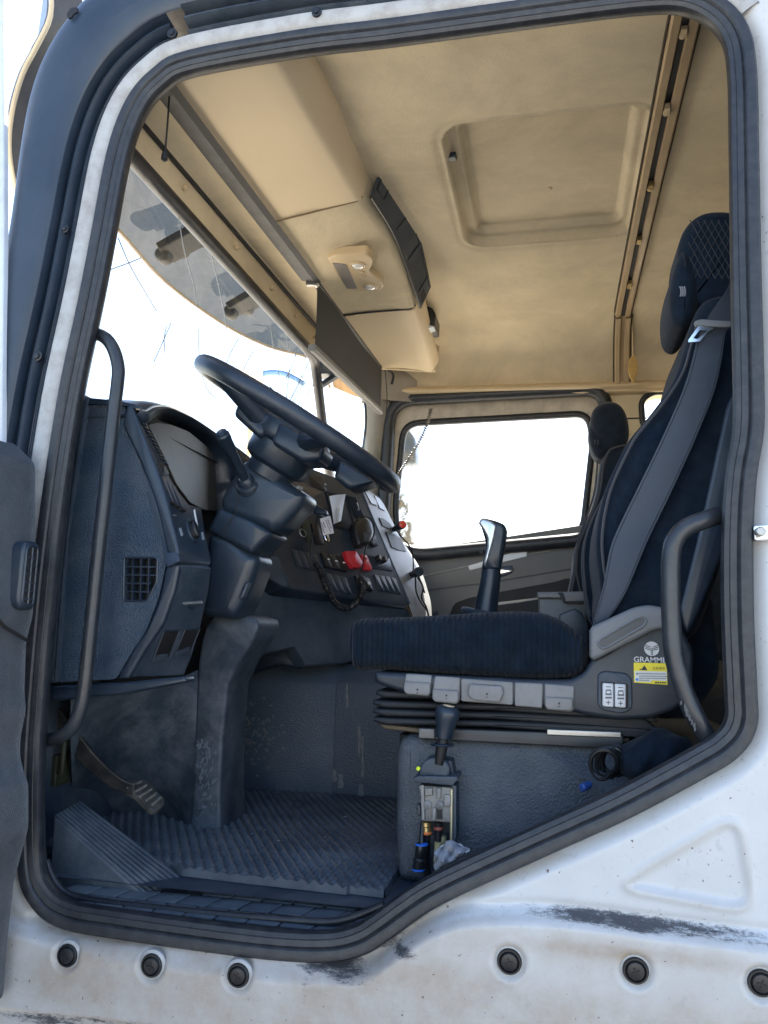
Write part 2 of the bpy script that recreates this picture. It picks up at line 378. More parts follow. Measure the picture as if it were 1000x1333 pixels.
mb = MB(); mb.add([(-300, -14, .004), (300, -14, .004), (300, 1.25, .004), (-300, 1.25, .004)], [(0, 1, 2, 3)])  # unseen dark strip added to cut ground bounce onto the near body
g = obj('bounce_damper', mb, M('damper_dark', (.10, .10, .102), .85, var=.2, vs=3, bump=.6, bs=60)); g['kind'] = 'structure'; g['label'] = 'dark ground strip added on the near side to cut bounce light'
# ------------------------------------------------------------------ truck cab shell
cab = thing('truck_cab', 'white truck cab shell with black door seal, rusty sill and tan roof lining', 'truck cab', (-.3, 1.4, .95))
inner_px = [(250, 92), (390, 67), (500, 54), (620, 38), (760, 19), (840, 10), (885, 10), (918, 24), (940, 50), (948, 95), (950, 200), (952, 350), (955, 500), (954, 560), (945, 615), (940, 690), (940, 800), (944, 900), (944, 935), (930, 955),
            (900, 974), (800, 1028), (700, 1074), (600, 1120), (548, 1146), (515, 1168), (485, 1190), (458, 1206), (420, 1213), (350, 1210), (250, 1198), (150, 1184), (92, 1174), (65, 1156), (53, 1120), (52, 1000), (62, 850), (78, 690), (103, 520), (130, 390), (147, 300), (166, 200), (187, 142), (214, 110)]
cont = np.array(cr([at(u, v, 1.4)[[0, 2]] for u, v in inner_px], 5, True))
_k = len(cont); _e = np.roll(cont, -1, 0) - np.roll(cont, 1, 0); _e /= np.linalg.norm(_e, axis=1, keepdims=True)
nrm = np.stack([-_e[:, 1], _e[:, 0]], 1)
if np.sum(nrm * (cont - cont.mean(0))) < 0: nrm = -nrm
for _ in range(3): nrm = (nrm + np.roll(nrm, 1, 0) + np.roll(nrm, -1, 0)); nrm /= np.linalg.norm(nrm, axis=1, keepdims=True)
def sweep(prof, i0=None, i1=None, fat=None):
    idx = list(range(_k)) if i0 is None else [i % _k for i in range(i0, i1 + 1)]
    ff = (lambda i: 1) if fat is None else (lambda i: 1 + fat[1] * math.exp(-((((i - fat[0]) + _k // 2) % _k - _k // 2) / fat[2]) ** 2))
    rows = [[(cont[i][0] + nrm[i][0] * o * (ff(i) if o > .14 else 1), y, cont[i][1] + nrm[i][1] * o * (ff(i) if o > .14 else 1)) for o, y in prof] for i in idx]
    if i0 is None: rows.append(rows[0])
    mb = MB(); mb.rows(rows); return mb
def near_i(u, v):
    p = at(u, v, 1.4)[[0, 2]]; return int(np.argmin(np.sum((cont - p) ** 2, 1)))
obj('door_seal', sweep([(.03, 1.45), (.008, 1.43), (.001, 1.415), (.0015, 1.405), (.004, 1.400), (.011, 1.3972), (.012, 1.3978), (.013, 1.3966), (.022, 1.3942), (.0255, 1.3972), (.029, 1.3932), (.037, 1.3905), (.044, 1.391), (.0475, 1.395), (.050, 1.403), (.050, 1.43)]), rubber, cab, fix=False, angle=28)
obj('reveal_trim', sweep([(.03, 1.44), (.085, 1.47), (.16, 1.56), (.20, 1.62)]), black, cab, fix=False)

i_l, i_r = near_i(40, 1150), near_i(888, 10)
if i_r < i_l: i_r += _k
i_l0 = near_i(62, 1100)
if i_l0 > i_r: i_l0 -= _k
obj('door_flange', sweep(cr([(.040, 1.43), (.045, 1.412), (.050, 1.403), (.062, 1.396), (.080, 1.394), (.086, 1.40), (.087, 1.43)], 3), i_l0, i_r + 8), flange_m, cab, fix=False, angle=60)
i_c0, i_c1 = near_i(62, 850), near_i(900, 15)
if i_c1 < i_c0: i_c1 += _k
i_seam = near_i(214, 110); i_seam += _k if i_seam < i_c0 else 0
prof_c = [(.084 + (o_ - .084) * .57, y_) for o_, y_ in [(.084, 1.42), (.088, 1.405), (.098, 1.398), (.108, 1.402), (.113, 1.415), (.125, 1.412), (.129, 1.394), (.136, 1.386), (.146, 1.388), (.150, 1.408), (.166, 1.412), (.170, 1.384), (.176, 1.374)]]
prof_p = [(.134, 1.376), (.145, 1.369), (.17, 1.368), (.20, 1.370), (.225, 1.378), (.242, 1.395), (.25, 1.43), (.255, 1.50), (.26, 1.60)]
obj('pillar_channel', sweep(prof_c, i_c0, i_seam + 4), clad, cab, fix=False, angle=50)
obj('roof_channel', sweep([(o, y - .006) for o, y in prof_c], i_seam + 5, i_c1), plast_d, cab, fix=False, angle=50)
obj('pillar_cover', sweep(cr(prof_p, 4), i_c0, i_seam + 8, (i_seam, .28, 9)), clad, cab, fix=False, angle=60)
obj('roof_edge', sweep(cr(prof_p, 4), i_seam + 8, i_c1 + 6, (i_seam, .28, 9)), clad, cab, fix=False, angle=60)
# little screws and the drain slot on the black channel
for (u, v, r_) in [(46, 462, .0075), (82, 296, .006), (222, 40, .0075), (411, 12, .007)]:
    p = at(u, v, 1.384); b = MB(); b.lathe(p + V(0, .012, 0), (0, -1, 0), [(r_ * 1.5, 0), (r_ * 1.5, .006), (r_ * .9, .0065), (r_ * .8, .010), (r_ * .3, .0105)], 16); obj('screw', b, gloss, cab)
b = MB(); fr = FY(1.366); b.puff(rnd(fr.pp([(87, 18), (92, 10), (101, 9), (101, 16), (96, 17), (93, 23), (88, 24)]), .004), fr, .004); obj('slot', b, black, cab)

# painted body: a relief with rolled edge, shoulder crease, pressed triangle and screw dishes
xs = np.concatenate([np.arange(-1.32, .62, .0042), np.arange(.62, 1.12, .02)])
zs = np.concatenate([np.arange(.92, 1.80, .004), np.arange(1.80, 3.2, .010)])
X, Z = np.meshgrid(xs, zs)
def seg_dist(X, Z, P, closed):
    d = np.full(X.shape, 9.); n = len(P)
    for i in range(n if closed else n - 1):
        a, b_ = P[i], P[(i + 1) % n]; ab = b_ - a
        t = np.clip(((X - a[0]) * ab[0] + (Z - a[1]) * ab[1]) / (ab @ ab), 0, 1)
        d = np.minimum(d, np.hypot(X - a[0] - t * ab[0], Z - a[1] - t * ab[1]))
    return d
def inside(X, Z, P):
    c = np.zeros(X.shape, bool); n = len(P)
    for i in range(n):
        x1, z1 = P[i]; x2, z2 = P[(i + 1) % n]
        if z1 == z2: continue
        c ^= ((z1 > Z) != (z2 > Z)) & (X < (x2 - x1) * (Z - z1) / (z2 - z1) + x1)
    return c
def ss(t): t = np.clip(t, 0, 1); return t * t * (3 - 2 * t)
ins = inside(X, Z, cont); dist = seg_dist(X, Z, cont[::2], True); dist[ins] *= -1
crease_px = [(-400, 1190), (-50, 1203), (0, 1202), (60, 1213), (150, 1224), (330, 1232), (395, 1243), (432, 1262), (462, 1268), (492, 1256), (525, 1232), (560, 1210), (605, 1194), (680, 1190), (760, 1196), (850, 1208), (1000, 1226), (1100, 1236), (1500, 1270)]
cp = np.array(cr([at(u, v, 1.39)[[0, 2]] for u, v in crease_px], 6)); zc = np.interp(X, cp[:, 0], cp[:, 1])
tri = np.array(rnd([at(u, v, 1.4)[[0, 2]] for u, v in [(798, 1155), (962, 1058), (985, 1190)]], .045, 6))
dt = seg_dist(X, Z, tri, True); it = inside(X, Z, tri)
Y = np.full(X.shape, 1.400)
Y += .024 * (1 - ss((dist - .040) / .038))                           # rolled edge down to the seal
Y -= .026 * ss((zc + .010 - Z) / .024) - .004 * np.exp(-((zc + .014 - Z) / .006) ** 2)                              # shoulder
Y += np.where(it, .0045 * ss(dt / .016), 0) - .003 * np.exp(-(dt / .007) ** 2)
Y += .0012 * np.sin(X * 9 + 1) * np.sin(Z * 11)
zs2 = np.interp(X, [at(u, v, 1.375)[0] for u, v in [(0, 1312), (140, 1326), (300, 1350)]], [at(u, v, 1.375)[2] for u, v in [(0, 1312), (140, 1326), (300, 1350)]])
Y += .010 * ss((zs2 - Z) / .008) * (X < -.3)
bolts_px = [(86, 1245), (196, 1258), (309, 1271), (663, 1253), (828, 1265), (992, 1281)]
bolts = [at(u, v, 1.374) for u, v in bolts_px]
for p in bolts:
    r_ = np.hypot(X - p[0], Z - p[2]); Y += .007 * (1 - ss((r_ - .018) / .012)) - .0012 * np.exp(-((r_ - .031) / .005) ** 2)
gx = lambda u, v, ru, rv: np.exp(-(((X - at(u, v, 1.39)[0]) / (ru / 735)) ** 2 + ((Z - at(u, v, 1.39)[2]) / (rv / 735)) ** 2))
grime = 1.3 * gx(330, 1300, 200, 55) + 1.2 * gx(440, 1330, 160, 60) + .8 * gx(180, 1285, 140, 40) + .32 * (Z < zc) + .13 + .5 * np.exp(-((dist - .055) / .012) ** 2) * (Z < 1.5) + .7 * gx(880, 1345, 190, 34) + .35 * gx(700, 1225, 200, 16) + .5 * gx(20, 1190, 25, 60) + .45 * gx(850, 1240, 110, 8)
grime += .45 * gx(560, 1300, 120, 50) + .3 * np.exp(-((dt - .002) / .006) ** 2) * (X < .3)
crd = zc + .004 - Z
scuff = np.exp(-(crd / .015) ** 2) * (.95 * np.exp(-((X - at(790, 1200, 1.39)[0]) / .13) ** 2) + .62 * np.exp(-((X - at(960, 1200, 1.39)[0]) / .16) ** 2) + .45 * np.exp(-((X - at(600, 1200, 1.39)[0]) / .11) ** 2))
scuff += .85 * gx(450, 1266, 48, 13) + .8 * gx(528, 1238, 26, 9) + .85 * gx(60, 1325, 100, 14) + .85 * gx(250, 1340, 140, 9) + .5 * np.exp(-((dist - .052) / .006) ** 2) * (Z < 1.75)
scuff += .6 * gx(400, 1295, 7, 30) + .45 * gx(130, 1300, 5, 16)
keep = ((dist > .034)) & ((Z < 1.40) | (X > -.6)) & ~((X < .1) & (Z > 1.75))
idx = -np.ones(X.shape, int)
ok = keep[:-1, :-1] & keep[1:, :-1] & keep[:-1, 1:] & keep[1:, 1:]
us = np.zeros(X.shape, bool); us[:-1, :-1] |= ok; us[1:, :-1] |= ok; us[:-1, 1:] |= ok; us[1:, 1:] |= ok
idx[us] = np.arange(us.sum())
b = MB(); b.v = list(map(tuple, np.stack([X[us], Y[us], Z[us]], 1)))
ii, jj = np.where(ok)
b.f = list(map(tuple, np.stack([idx[ii, jj], idx[ii, jj + 1], idx[ii + 1, jj + 1], idx[ii + 1, jj]], 1)))
obj('body_panel', b, paint, cab, fix=False, attrs={'grime': np.clip(grime[us], 0, 1), 'scuff': np.clip(scuff[us], 0, 1)}, angle=80)
for p in bolts:
    b = MB(); b.lathe(p + V(0, .006, 0), (0, -1, 0), [(.0195, 0), (.0195, .004), (.0185, .0055), (.0162, .0055), (.0152, .003), (.0140, .0045), (.0125, .0068), (.007, .0078), (.001, .008)], 28)
    bo = obj('bolt', b, gloss, cab, angle=30)
    wq = MB(); wq.lathe(p + V(0, .010, 0), (0, -1, 0), [(.0255, 0), (.0252, .0035), (.0235, .0050), (.0200, .0055), (.0195, .003)], 28); obj('washer', wq, flange_m, bo)
    a = rng.uniform(0, 1.5); c = MB()
    for k in range(2):
        c.box(p + V(0, -.0023, 0), (math.cos(a + k * 1.571), 0, math.sin(a + k * 1.571)), (0, 1, 0), (-math.sin(a + k * 1.571), 0, math.cos(a + k * 1.571)), .0065, .0008 + k * .0002, .0013)
    obj('cross_slot', c, black, bo)
# striker pin on the rear pillar
fr = FY(1.385); b = MB(); b.puff(rnd(fr.pp([(981, 684), (1010, 682), (1010, 702), (982, 704)]), .004), fr, .03); st = obj('striker', b, chrome, cab, bevel=.002)
b = MB(); b.lathe(fr.p(*fr.px(988, 693)), (0, -1, 0), [(.008, 0), (.008, .012), (.006, .014)], 14); obj('striker_pin', b, steel, st)

b = MB(); b.box((-.15, 1.47, .62), (1, 0, 0), (0, 1, 0), (0, 0, 1), 1.15, .06, .31); obj('under_cab_blocker', b, flange_m, cab)  # unseen box added to stop bounce light passing under the cab
# floor, sill step and the walls of the cab
b = MB(); b.add([(-1.3, 1.50, 1.352), (1.0, 1.50, 1.352), (1.0, 3.42, 1.352), (-1.3, 3.42, 1.352)], [(0, 1, 2, 3)]); obj('cab_floor', b, plast_d, cab)
# step tread with raised brick-like blocks
b = MB(); b.add([(-1.08, 1.415, 1.318), (-.2, 1.415, 1.322), (-.2, 1.60, 1.345), (-1.08, 1.60, 1.345)], [(0, 1, 2, 3)])
tread = obj('sill_tread', b, matrub, cab)
b = MB()
for rI in range(3):
    for cI in range(11):
        x0 = -.98 + cI * .062 + (rI % 2) * .031; y0 = 1.437 + rI * .040
        if y0 > 1.51 and x0 < -.68: continue
        if x0 > -.36 - rI * .01: continue
        sk = .018
        fr = Frame((x0 + rng.normal(0, .001), y0, 1.3245 + (y0 - 1.415) * .15), (1, 0, 0), (0, 1, .15))
        b.puff(rnd([(0, 0), (.057, 0), (.057 + sk, .036), (sk, .036)], .004, 2), fr.shift(.0022), .004, .0015, nb=2)
obj('tread_block', b, matrub, tread, angle=60)
b = MB(); b.tube(cr([at(u, v, 1.452) for u, v in [(60, 1120), (78, 1156), (120, 1172), (260, 1188), (370, 1197), (440, 1199), (500, 1178)]], 5), .007, 10); obj('sill_lip', b, rubber, cab)

# roof lining: one sheet with the recessed hatch, coving down to the far wall
hx0, hx1, hy0, hy1 = -.285, .255, 1.86, 2.53
xs = np.arange(-.86, 1.06, .007); ys = np.concatenate([np.arange(1.44, 3.0, .007), np.linspace(3.0, 3.42, 36)])
X, Yy = np.meshgrid(xs, ys)
def rr_dist(px, py, x0, x1, y0, y1, r):
    qx = np.abs(px - (x0 + x1) / 2) - (x1 - x0) / 2 + r; qy = np.abs(py - (y0 + y1) / 2) - (y1 - y0) / 2 + r
    return np.hypot(np.maximum(qx, 0), np.maximum(qy, 0)) + np.minimum(np.maximum(qx, qy), 0) - r
dh = rr_dist(X, Yy, hx0, hx1, hy0, hy1, .075)
ZZ = 3.15 - .03 * ss((1.62 - Yy) / .18)
ZZ = ZZ + .034 * ss((-dh) / .014) + .022 * ss((-dh - .040) / .012) + .005 * np.exp(-((dh - .012) / .012) ** 2)
tcv = np.clip((Yy - 3.05) / .37, 0, 1); ZZ -= .26 * (1 - np.sqrt(np.maximum(1 - tcv ** 2.4, 0)))
rows = [[(X[i, j], Yy[i, j], ZZ[i, j]) for j in range(len(xs))] for i in range(len(ys))]
b = MB(); b.rows(rows); lin = obj('roof_lining', b, lining, cab, fix=False, angle=80)
b = MB(); p = atZ(716, 246, 3.204); b.lathe(p + V(0, 0, .004), (0, 0, -1), [(.008, 0), (.0075, .003), (.005, .005), (.001, .006)], 16); obj('button', b, beige, lin)
# side-light pocket ends of the hatch
for (u, v) in [(589, 204)]:
    p = atZ(u, v, 3.17); b = MB(); b.box(p, (1, 0, 0), (0, 1, 0), (0, 0, 1), .012, .012, .008); obj('hatch_clip', b, plast_s, lin, bevel=.003)
# outer roof and rear wall
b = MB(); b.add([(-1.0, 1.38, 3.235), (1.05, 1.38, 3.235), (1.05, 3.50, 3.235), (-1.0, 3.50, 3.235)], [(0, 1, 2, 3)]); obj('roof_skin', b, flange_m, cab, solid=.01)
b = MB(); b.rows([[(1.02, y, z) for z in (1.35, 2.05, 2.06, 3.2)] for y in (1.42, 3.42)]); obj('rear_wall', b, lining, cab, fix=False)
b = MB(); b.puff(rnd([(1.45, 1.36), (3.4, 1.36), (3.4, 2.05), (1.45, 2.05)], .03), FX(.99), .02); 
b.v = [(x + 0, y, z) for x, y, z in b.v]; obj('rear_wall_shade', b, plast_d, cab)  # dark sheet painting the shade low behind the seat
# curtain track: lateral in the ceiling then down the far coving
pts = [(.277, 1.46, 3.118), (.277, 1.62, 3.143), (.277, 3.04, 3.146), (.280, 3.16, 3.134), (.283, 3.27, 3.087), (.286, 3.35, 3.0), (.288, 3.385, 2.93)]
pts = cr(pts, 8); half = [(-.030, 0), (-.030, -.012), (-.026, -.017), (-.010, -.017), (-.008, -.012), (-.008, -.003), (.008, -.003), (.008, -.012), (.010, -.017), (.026, -.017), (.030, -.012), (.030, 0)]
rows = []
for i, p in enumerate(pts):
    t = unit(pts[min(i + 1, len(pts) - 1)] - pts[max(i - 1, 0)]); nn = unit(np.cross(V(1, 0, 0), t))
    if nn[2] < 0: nn = -nn
    rows.append([p + V(1, 0, 0) * a + nn * (h + .004) for a, h in half])
b = MB(); b.rows(rows); tr = obj('curtain_track', b, M('track_tan', (.40, .30, .18), .32, var=.1), cab, fix=False, angle=30)
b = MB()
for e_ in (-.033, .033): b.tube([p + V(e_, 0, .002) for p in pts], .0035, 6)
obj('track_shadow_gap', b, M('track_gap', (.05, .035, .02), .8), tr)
b = MB()
b.rows([[(.2694, y, z - .0045), (.2846, y, z - .0045)] for y, z in [(1.47, 3.12), (1.64, 3.1475), (3.04, 3.1505), (3.15, 3.137)]]); obj('track_slot', b, black, tr, fix=False)
for y in (1.60, 1.86, 2.20, 2.52, 2.86):
    q = MB(); q.box((.277, y, 3.134), (1, 0, 0), (0, 1, 0), (0, 0, 1), .006, .009 + .012 * (y > 2.8), .008); q.lathe((.277, y + .013, 3.135), (0, 0, -1), [(.008, 0), (.008, .009), (.003, .010)], 10); obj('runner', q, brass if y > 2 else beige, tr)

# far side wall around the passenger window, with trim ledge and small oval rear window
FW = 3.42
wf = FY(FW)
outer = [(-.79, 1.36), (1.02, 1.36), (1.02, 3.05), (-.79, 3.05)]
win_o = rnd(wf.pp([(508, 520), (792, 505), (800, 590), (782, 700), (760, 800), (540, 812), (490, 700)]), .06, 5)
oval = rnd(wf.pp([(836, 522), (850, 512), (878, 512), (878, 560), (860, 568), (838, 556)]), .04, 5)
def holed(outer, holes, Y, Yback):
    """flat wall with holes, plus the depth of each hole"""
    bm = bmesh.new(); es = []
    for lp in [outer] + holes:
        vs = [bm.verts.new((x, Y, z)) for x, z in lp]
        es += [bm.edges.new((vs[i], vs[(i + 1) % len(vs)])) for i in range(len(vs))]
    bmesh.ops.triangle_fill(bm, use_beauty=True, use_dissolve=False, edges=es)
    b = MB(); bm.verts.index_update(); b.add([v.co for v in bm.verts], [[v.index for v in f.verts] for f in bm.faces]); bm.free()
    for lp in holes:
        b.rows([[(x, Y, z) for x, z in lp], [(x, Yback, z) for x, z in lp]], True)
    return b
obj('far_side_wall', holed(outer, [win_o, oval], FW, FW + .10), lining, cab, fix=False)
b = MB(); b.tube([(x, FW - .004, z) for x, z in inset(oval, -.004)], .013, 10, closed=True); obj('oval_window_seal', b, rubber, cab)
b = MB(); b.add([(x, FW + .08, z) for x, z in oval], [tuple(range(len(oval)))]); obj('oval_window', b, glass_m, cab)
prof = cr([(FW, 2.955), (FW - .03, 2.95), (FW - .045, 2.935), (FW - .045, 2.925), (FW - .03, 2.915), (FW - .028, 2.905), (FW - .012, 2.90), (FW, 2.897)], 3)
b = MB(); b.rows([[(x, y, z - (x + .7) * .012) for y, z in prof] for x in (-.74, 1.0)]); obj('wall_ledge', b, beige, cab, fix=False, angle=60)
fr = FY(FW - .004); b = MB(); b.puff(rnd(fr.pp([(702, 466), (764, 464), (766, 486), (704, 488)]), .02), fr, .006, .003); obj('wall_pad', b, lining, cab)
fr = FY(FW - .002); b = MB(); b.puff(fr.pp([(780, 496), (782, 496), (783, 526), (781, 526)]), fr, .004); b.puff(fr.pp([(778, 545), (842, 543), (842, 545), (778, 547)]), fr.shift(-.0003), .004); obj('wall_seam', b, black, cab)

fr = FY(FW - .006); b = MB(); b.puff([(.30, 1.36), (1.0, 1.36), (1.0, 2.30), (.30, 2.30)], fr, .005); obj('side_shade_panel', b, plast_d, cab)  # grey panel behind the seat, the deep shade put into its dark colour
# front: firewall, windscreen, header lining, pillars
b = MB(); b.rows([[(-1.12, y, z) for z in (.95, 2.30)] for y in (1.42, 3.42)]); obj('firewall', b, plast_d, cab, fix=False)
WS = [(-.955, 1.50), (-.985, 1.9), (-.990, 2.4), (-.965, 2.95)]
def wsx(y, z): return np.interp(y, [a[1] for a in WS], [a[0] for a in WS]) - .12 * (2.93 - z)
b = MB(); ys_ = np.linspace(1.46, 2.95, 24); zz_ = np.linspace(2.24, 2.95, 18)
gr = []
for y in ys_:
    for z in zz_: gr.append(.75 * math.exp(-((2.95 - y) / .16) ** 2) * (z < 2.85) + .12)
b.rows([[(wsx(y, z), y, z) for z in zz_] for y in ys_])
wscr = obj('windscreen', b, glass_m, cab, fix=False, attrs={'grime': gr})
b = MB()
def wpt(u, v):
    p = None; X_ = -.98
    for _ in range(8): p = atX(u, v, X_); X_ = wsx(p[1], p[2])
    return p + V(.002, 0, 0)
cracks = [[(232, 285), (240, 330), (252, 372), (256, 400)], [(275, 333), (290, 400), (294, 430)], [(153, 310), (168, 345), (185, 375), (203, 405)], [(140, 352), (165, 343), (182, 336)], [(222, 420), (210, 448), (199, 472)], [(258, 428), (259, 470), (268, 505), (282, 520)], [(310, 440), (297, 465), (290, 490)], [(330, 455), (322, 470), (316, 482)],
          [(352, 425), (358, 470), (366, 500)], [(371, 428), (376, 470), (372, 520)], [(388, 448), (378, 480), (365, 505)], [(402, 470), (388, 500), (372, 530)], [(395, 455), (402, 500), (398, 548)], [(384, 462), (392, 490), (410, 505)], [(408, 500), (396, 520), (388, 545)], [(216, 425), (213, 440), (214, 460)]]
for c in cracks: b.tube(cr([wpt(*q) for q in c], 4), .0015, 5)
obj('crack', b, M('crack_grey', (.30, .33, .36), .3), wscr)
# rubber along the top of the windscreen and its far upright
tp = [at(150, 165, 1.47) * (1 - t) + at(415, 462, 2.95) * t + V(-.014, 0, -.012) for t in (0, .2, .4, .6, .8, .95)]
dn = [wpt(409, 472), wpt(413, 500), wpt(418, 540), wpt(424, 585), wpt(432, 640)]
b = MB(); b.tube(cr(tp + dn, 6), .021, 10); obj('windscreen_seal', b, rubber, cab)
def band(a, bq, mat, name, parent, thick=0, **k):
    q = MB(); q.rows([a, bq]); return obj(name, q, mat, parent, fix=False, solid=thick, **k)
# header: two felt strips, a dark groove between them, then the blind housing
def lat(p0, p1, n=10, bow=0):
    return [p0 + (p1 - p0) * t + V(-bow * math.sin(math.pi * t), 0, 0) for t in np.linspace(0, 1, n)]
E0, E1 = at(150, 165, 1.47), at(415, 462, 2.95)
G0, G1 = at(166, 138, 1.49), at(424, 440, 3.0)
H0, H1 = at(213, 108, 1.46), at(408, 366, 2.42); H1 = H0 + (H1 - H0) * 1.9
lo_, mi_, hi_ = lat(E0, E1), lat(G0, G1), lat(H0, H1)
b = MB(); b.rows([[p + V(-.01, 0, .0) for p in lo_], lo_, [p * .5 + q * .5 + V(-.004, 0, -.006) for p, q in zip(lo_, mi_)], [q + V(-.004, 0, -.004) for q in mi_], [q + V(-.004, 0, .03) for q in mi_]]); obj('header_lining', b, lining, cab, fix=False)
b = MB(); b.rows([[q + V(.003, 0, .02) for q in mi_], [q + V(.003, 0, -.002) for q in mi_], [q + V(.012, 0, .006) for q in mi_], [p * .5 + q * .5 + V(-.003, 0, .012) for p, q in zip(mi_, hi_)], [p + V(0, 0, .004) for p in hi_], [p + V(0, 0, .04) for p in hi_]]); obj('header_upper_lining', b, lining, cab, fix=False)
b = MB(); b.tube([q + V(.002, 0, -.002) for q in mi_], .0065, 8); obj('header_groove', b, black, cab)
b = MB(); b.tube([q + V(-.007, 0, -.007) for q in mi_], .0022, 6); obj('header_bead', b, beige, cab)
for t in (.20, .42, .62, .78, .93):
    p = E0 + (E1 - E0) * t; q = G0 + (G1 - G0) * t; c = p * .45 + q * .55 + V(.001, 0, -.008); b = MB(); b.lathe(c + V(0, 0, .006), unit(V(.7, 0, -.5)), [(.009, 0), (.009, .006), (.006, .009), (.001, .010)], 14); obj('trim_button', b, beige, cab)

# far windscreen corner pane and the grey pillar trim
b = MB(); Q0 = wpt(424, 470); 
pq = [at(418, 455, 3.0), at(500, 470, 3.42), at(497, 700, 3.42), at(440, 700, 3.0)]
b.rows([[pq[0], pq[1]], [pq[3], pq[2]]]); obj('corner_pane', b, glass_m, cab, fix=False)
arch = cr([at(u, v, Y_) for u, v, Y_ in [(460, 470, 3.36), (470, 500, 3.38), (477, 524, 3.38), (478, 552, 3.38), (474, 585, 3.38), (466, 640, 3.38), (455, 720, 3.38)]], 5)
arch2 = cr([at(u, v, 3.41) for u, v in [(502, 470), (506, 500), (512, 530), (505, 560), (497, 600), (490, 650), (482, 730)]], 5)
b = MB(); b.rows([[p + V(-.02, .05, 0) for p in arch], arch, [p * .5 + q * .5 + V(.01, -.025, 0) for p, q in zip(arch, arch2)], arch2, [q + V(.01, .03, 0) for q in arch2]]); obj('pillar_trim', b, trimgrey, cab, fix=False, angle=70)
b = MB(); b.tube([p + V(-.008, .015, 0) for p in arch], .008, 8); obj('corner_pane_seal', b, rubber, cab)
b = MB(); b.rows([[(-.84, 3.30, z), (-.60, 3.40, z)] for z in (2.88, 3.05)]); obj('corner_lining', b, trimgrey, cab, fix=False)

# engine tunnel beyond the pedals: textured vinyl, curving over at the top, front part and set-back rear part
def tunnel(us, Yf, name, mat, zt=1.752):
    prof = [(Yf, 1.352), (Yf, 1.42), (Yf + .004, zt - .10), (Yf + .015, zt - .05), (Yf + .045, zt - .016), (Yf + .10, zt), (Yf + .45, zt + .03), (Yf + .75, zt)]
    pr = cr(prof, 4); b = MB(); b.rows([[(x, y, z) for y, z in pr] for x in np.linspace(us[0], us[1], 8)]); return obj(name, b, mat, cab, fix=False, angle=70)
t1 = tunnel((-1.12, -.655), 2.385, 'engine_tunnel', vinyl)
tunnel((-.70, .9), 2.3925, 'engine_tunnel_rear', vinyl_shade, 1.757)
# dried mud smears on the tunnel face
mud = M('dried_mud', (.15, .15, .155), .9, var=.3, vs=60)
b = MB()
for k in range(170):
    u, v = rng.normal(326, 19), rng.normal(953, 22); p = at(u, v, 2.3825); L, Wd, a = rng.uniform(.002, .011), rng.uniform(.0012, .005), rng.uniform(-1.2, 1.2)
    ps = [(L * math.cos(t) * rng.uniform(.6, 1), Wd * math.sin(t) * rng.uniform(.6, 1)) for t in np.linspace(0, 6.28, 9)[:-1]]
    if p[2] < 1.40: continue
    b.add([p + V(x * math.cos(a) - z * math.sin(a), -.0004 * (k % 5), x * math.sin(a) + z * math.cos(a)) for x, z in ps], [tuple(range(8))])
o_ = obj('mud_smear', b, mud, t1, fix=False); o_['kind'] = 'stuff'
b = MB()
for u, v, l_, wd in [(452, 905, 16, 2.2), (468, 965, 20, 2), (472, 985, 26, 2), (434, 1010, 8, 6), (444, 1017, 9, 5), (470, 1030, 9, 5)]:
    fr = FY(2.3895); ps = [(u + wd * (1 if i < 5 else -1) * rng.uniform(.4, 1), v - l_ + 2 * l_ * (i % 5 if i < 5 else 4 - i % 5) / 4) for i in range(10)]
    b.add([fr.p(*fr.px(*q)) for q in ps], [tuple(range(10))])
o_ = obj('mud_smear', b, mud, t1, fix=False); o_['kind'] = 'stuff'

# ------------------------------------------------------------------ dashboard
dash = thing('dashboard', 'dark grained plastic dashboard running across the cab under the windscreen', 'dashboard', (-.95, 2.4, 1.75))
# core body behind all the faces
core = [(-.93, 1.72), (-.90, 1.95), (-.935, 2.28), (-.97, 2.33), (-1.10, 2.30), (-1.11, 1.72)]
b = MB(); b.ext(core, 1.53, 2.2); obj('dash_core', b, black, dash)
core2 = [(-.86, 1.76), (-.80, 2.0), (-.80, 2.28), (-.95, 2.30), (-1.10, 2.28), (-1.11, 1.76)]
b = MB(); b.ext(core2, 2.2, 3.40); obj('dash_core', b, black, dash)
# near end panel with its square grille
f = FY(1.505)
end_px = [(108, 517), (162, 522), (166, 560), (187, 612), (206, 668), (217, 718), (216, 735), (207, 777), (190, 822), (176, 842), (151, 884), (40, 890), (52, 700), (80, 560)]
grl = rnd(f.pp([(163, 727), (204, 727), (203, 757), (195, 773), (191, 781), (162, 781)]), .004, 3)
pan = rnd(f.pp(end_px), .01, 3)
q = holed(pan, [grl], 1.505, 1.53); q.rows([[(x, 1.505, z) for x, z in pan], [(x, 1.56, z) for x, z in pan]], True)
ep = obj('end_panel', q, plast, dash, fix=False)
b = MB(); b.puff(inset(grl, -.002), f.shift(-.022), .004); obj('grille_back', b, black, ep)
b = MB()
for t in np.linspace(0, 1, 5)[1:-1]:
    u = 163 + 41 * t; p0, p1 = f.px(u, 727), f.px(u - 1, 781 if t < .8 else 768); b.box(f.p(*((p0 + p1) / 2), -.008), (0, 1, 0), (1, 0, 0), unit(V(p1[0] - p0[0], 0, p1[1] - p0[1])), .008, .0014, np.linalg.norm(p1 - p0) / 2)
for t in np.linspace(0, 1, 6)[1:-1]:
    v = 727 + 54 * t; p0, p1 = f.px(163, v), f.px(204 if t < .6 else 196, v); b.box(f.p(*((p0 + p1) / 2), -.0085), (1, 0, 0), (0, 1, 0), (0, 0, 1), np.linalg.norm(p1 - p0) / 2, .008, .0014)
obj('grille_bar', b, plast_s, ep)
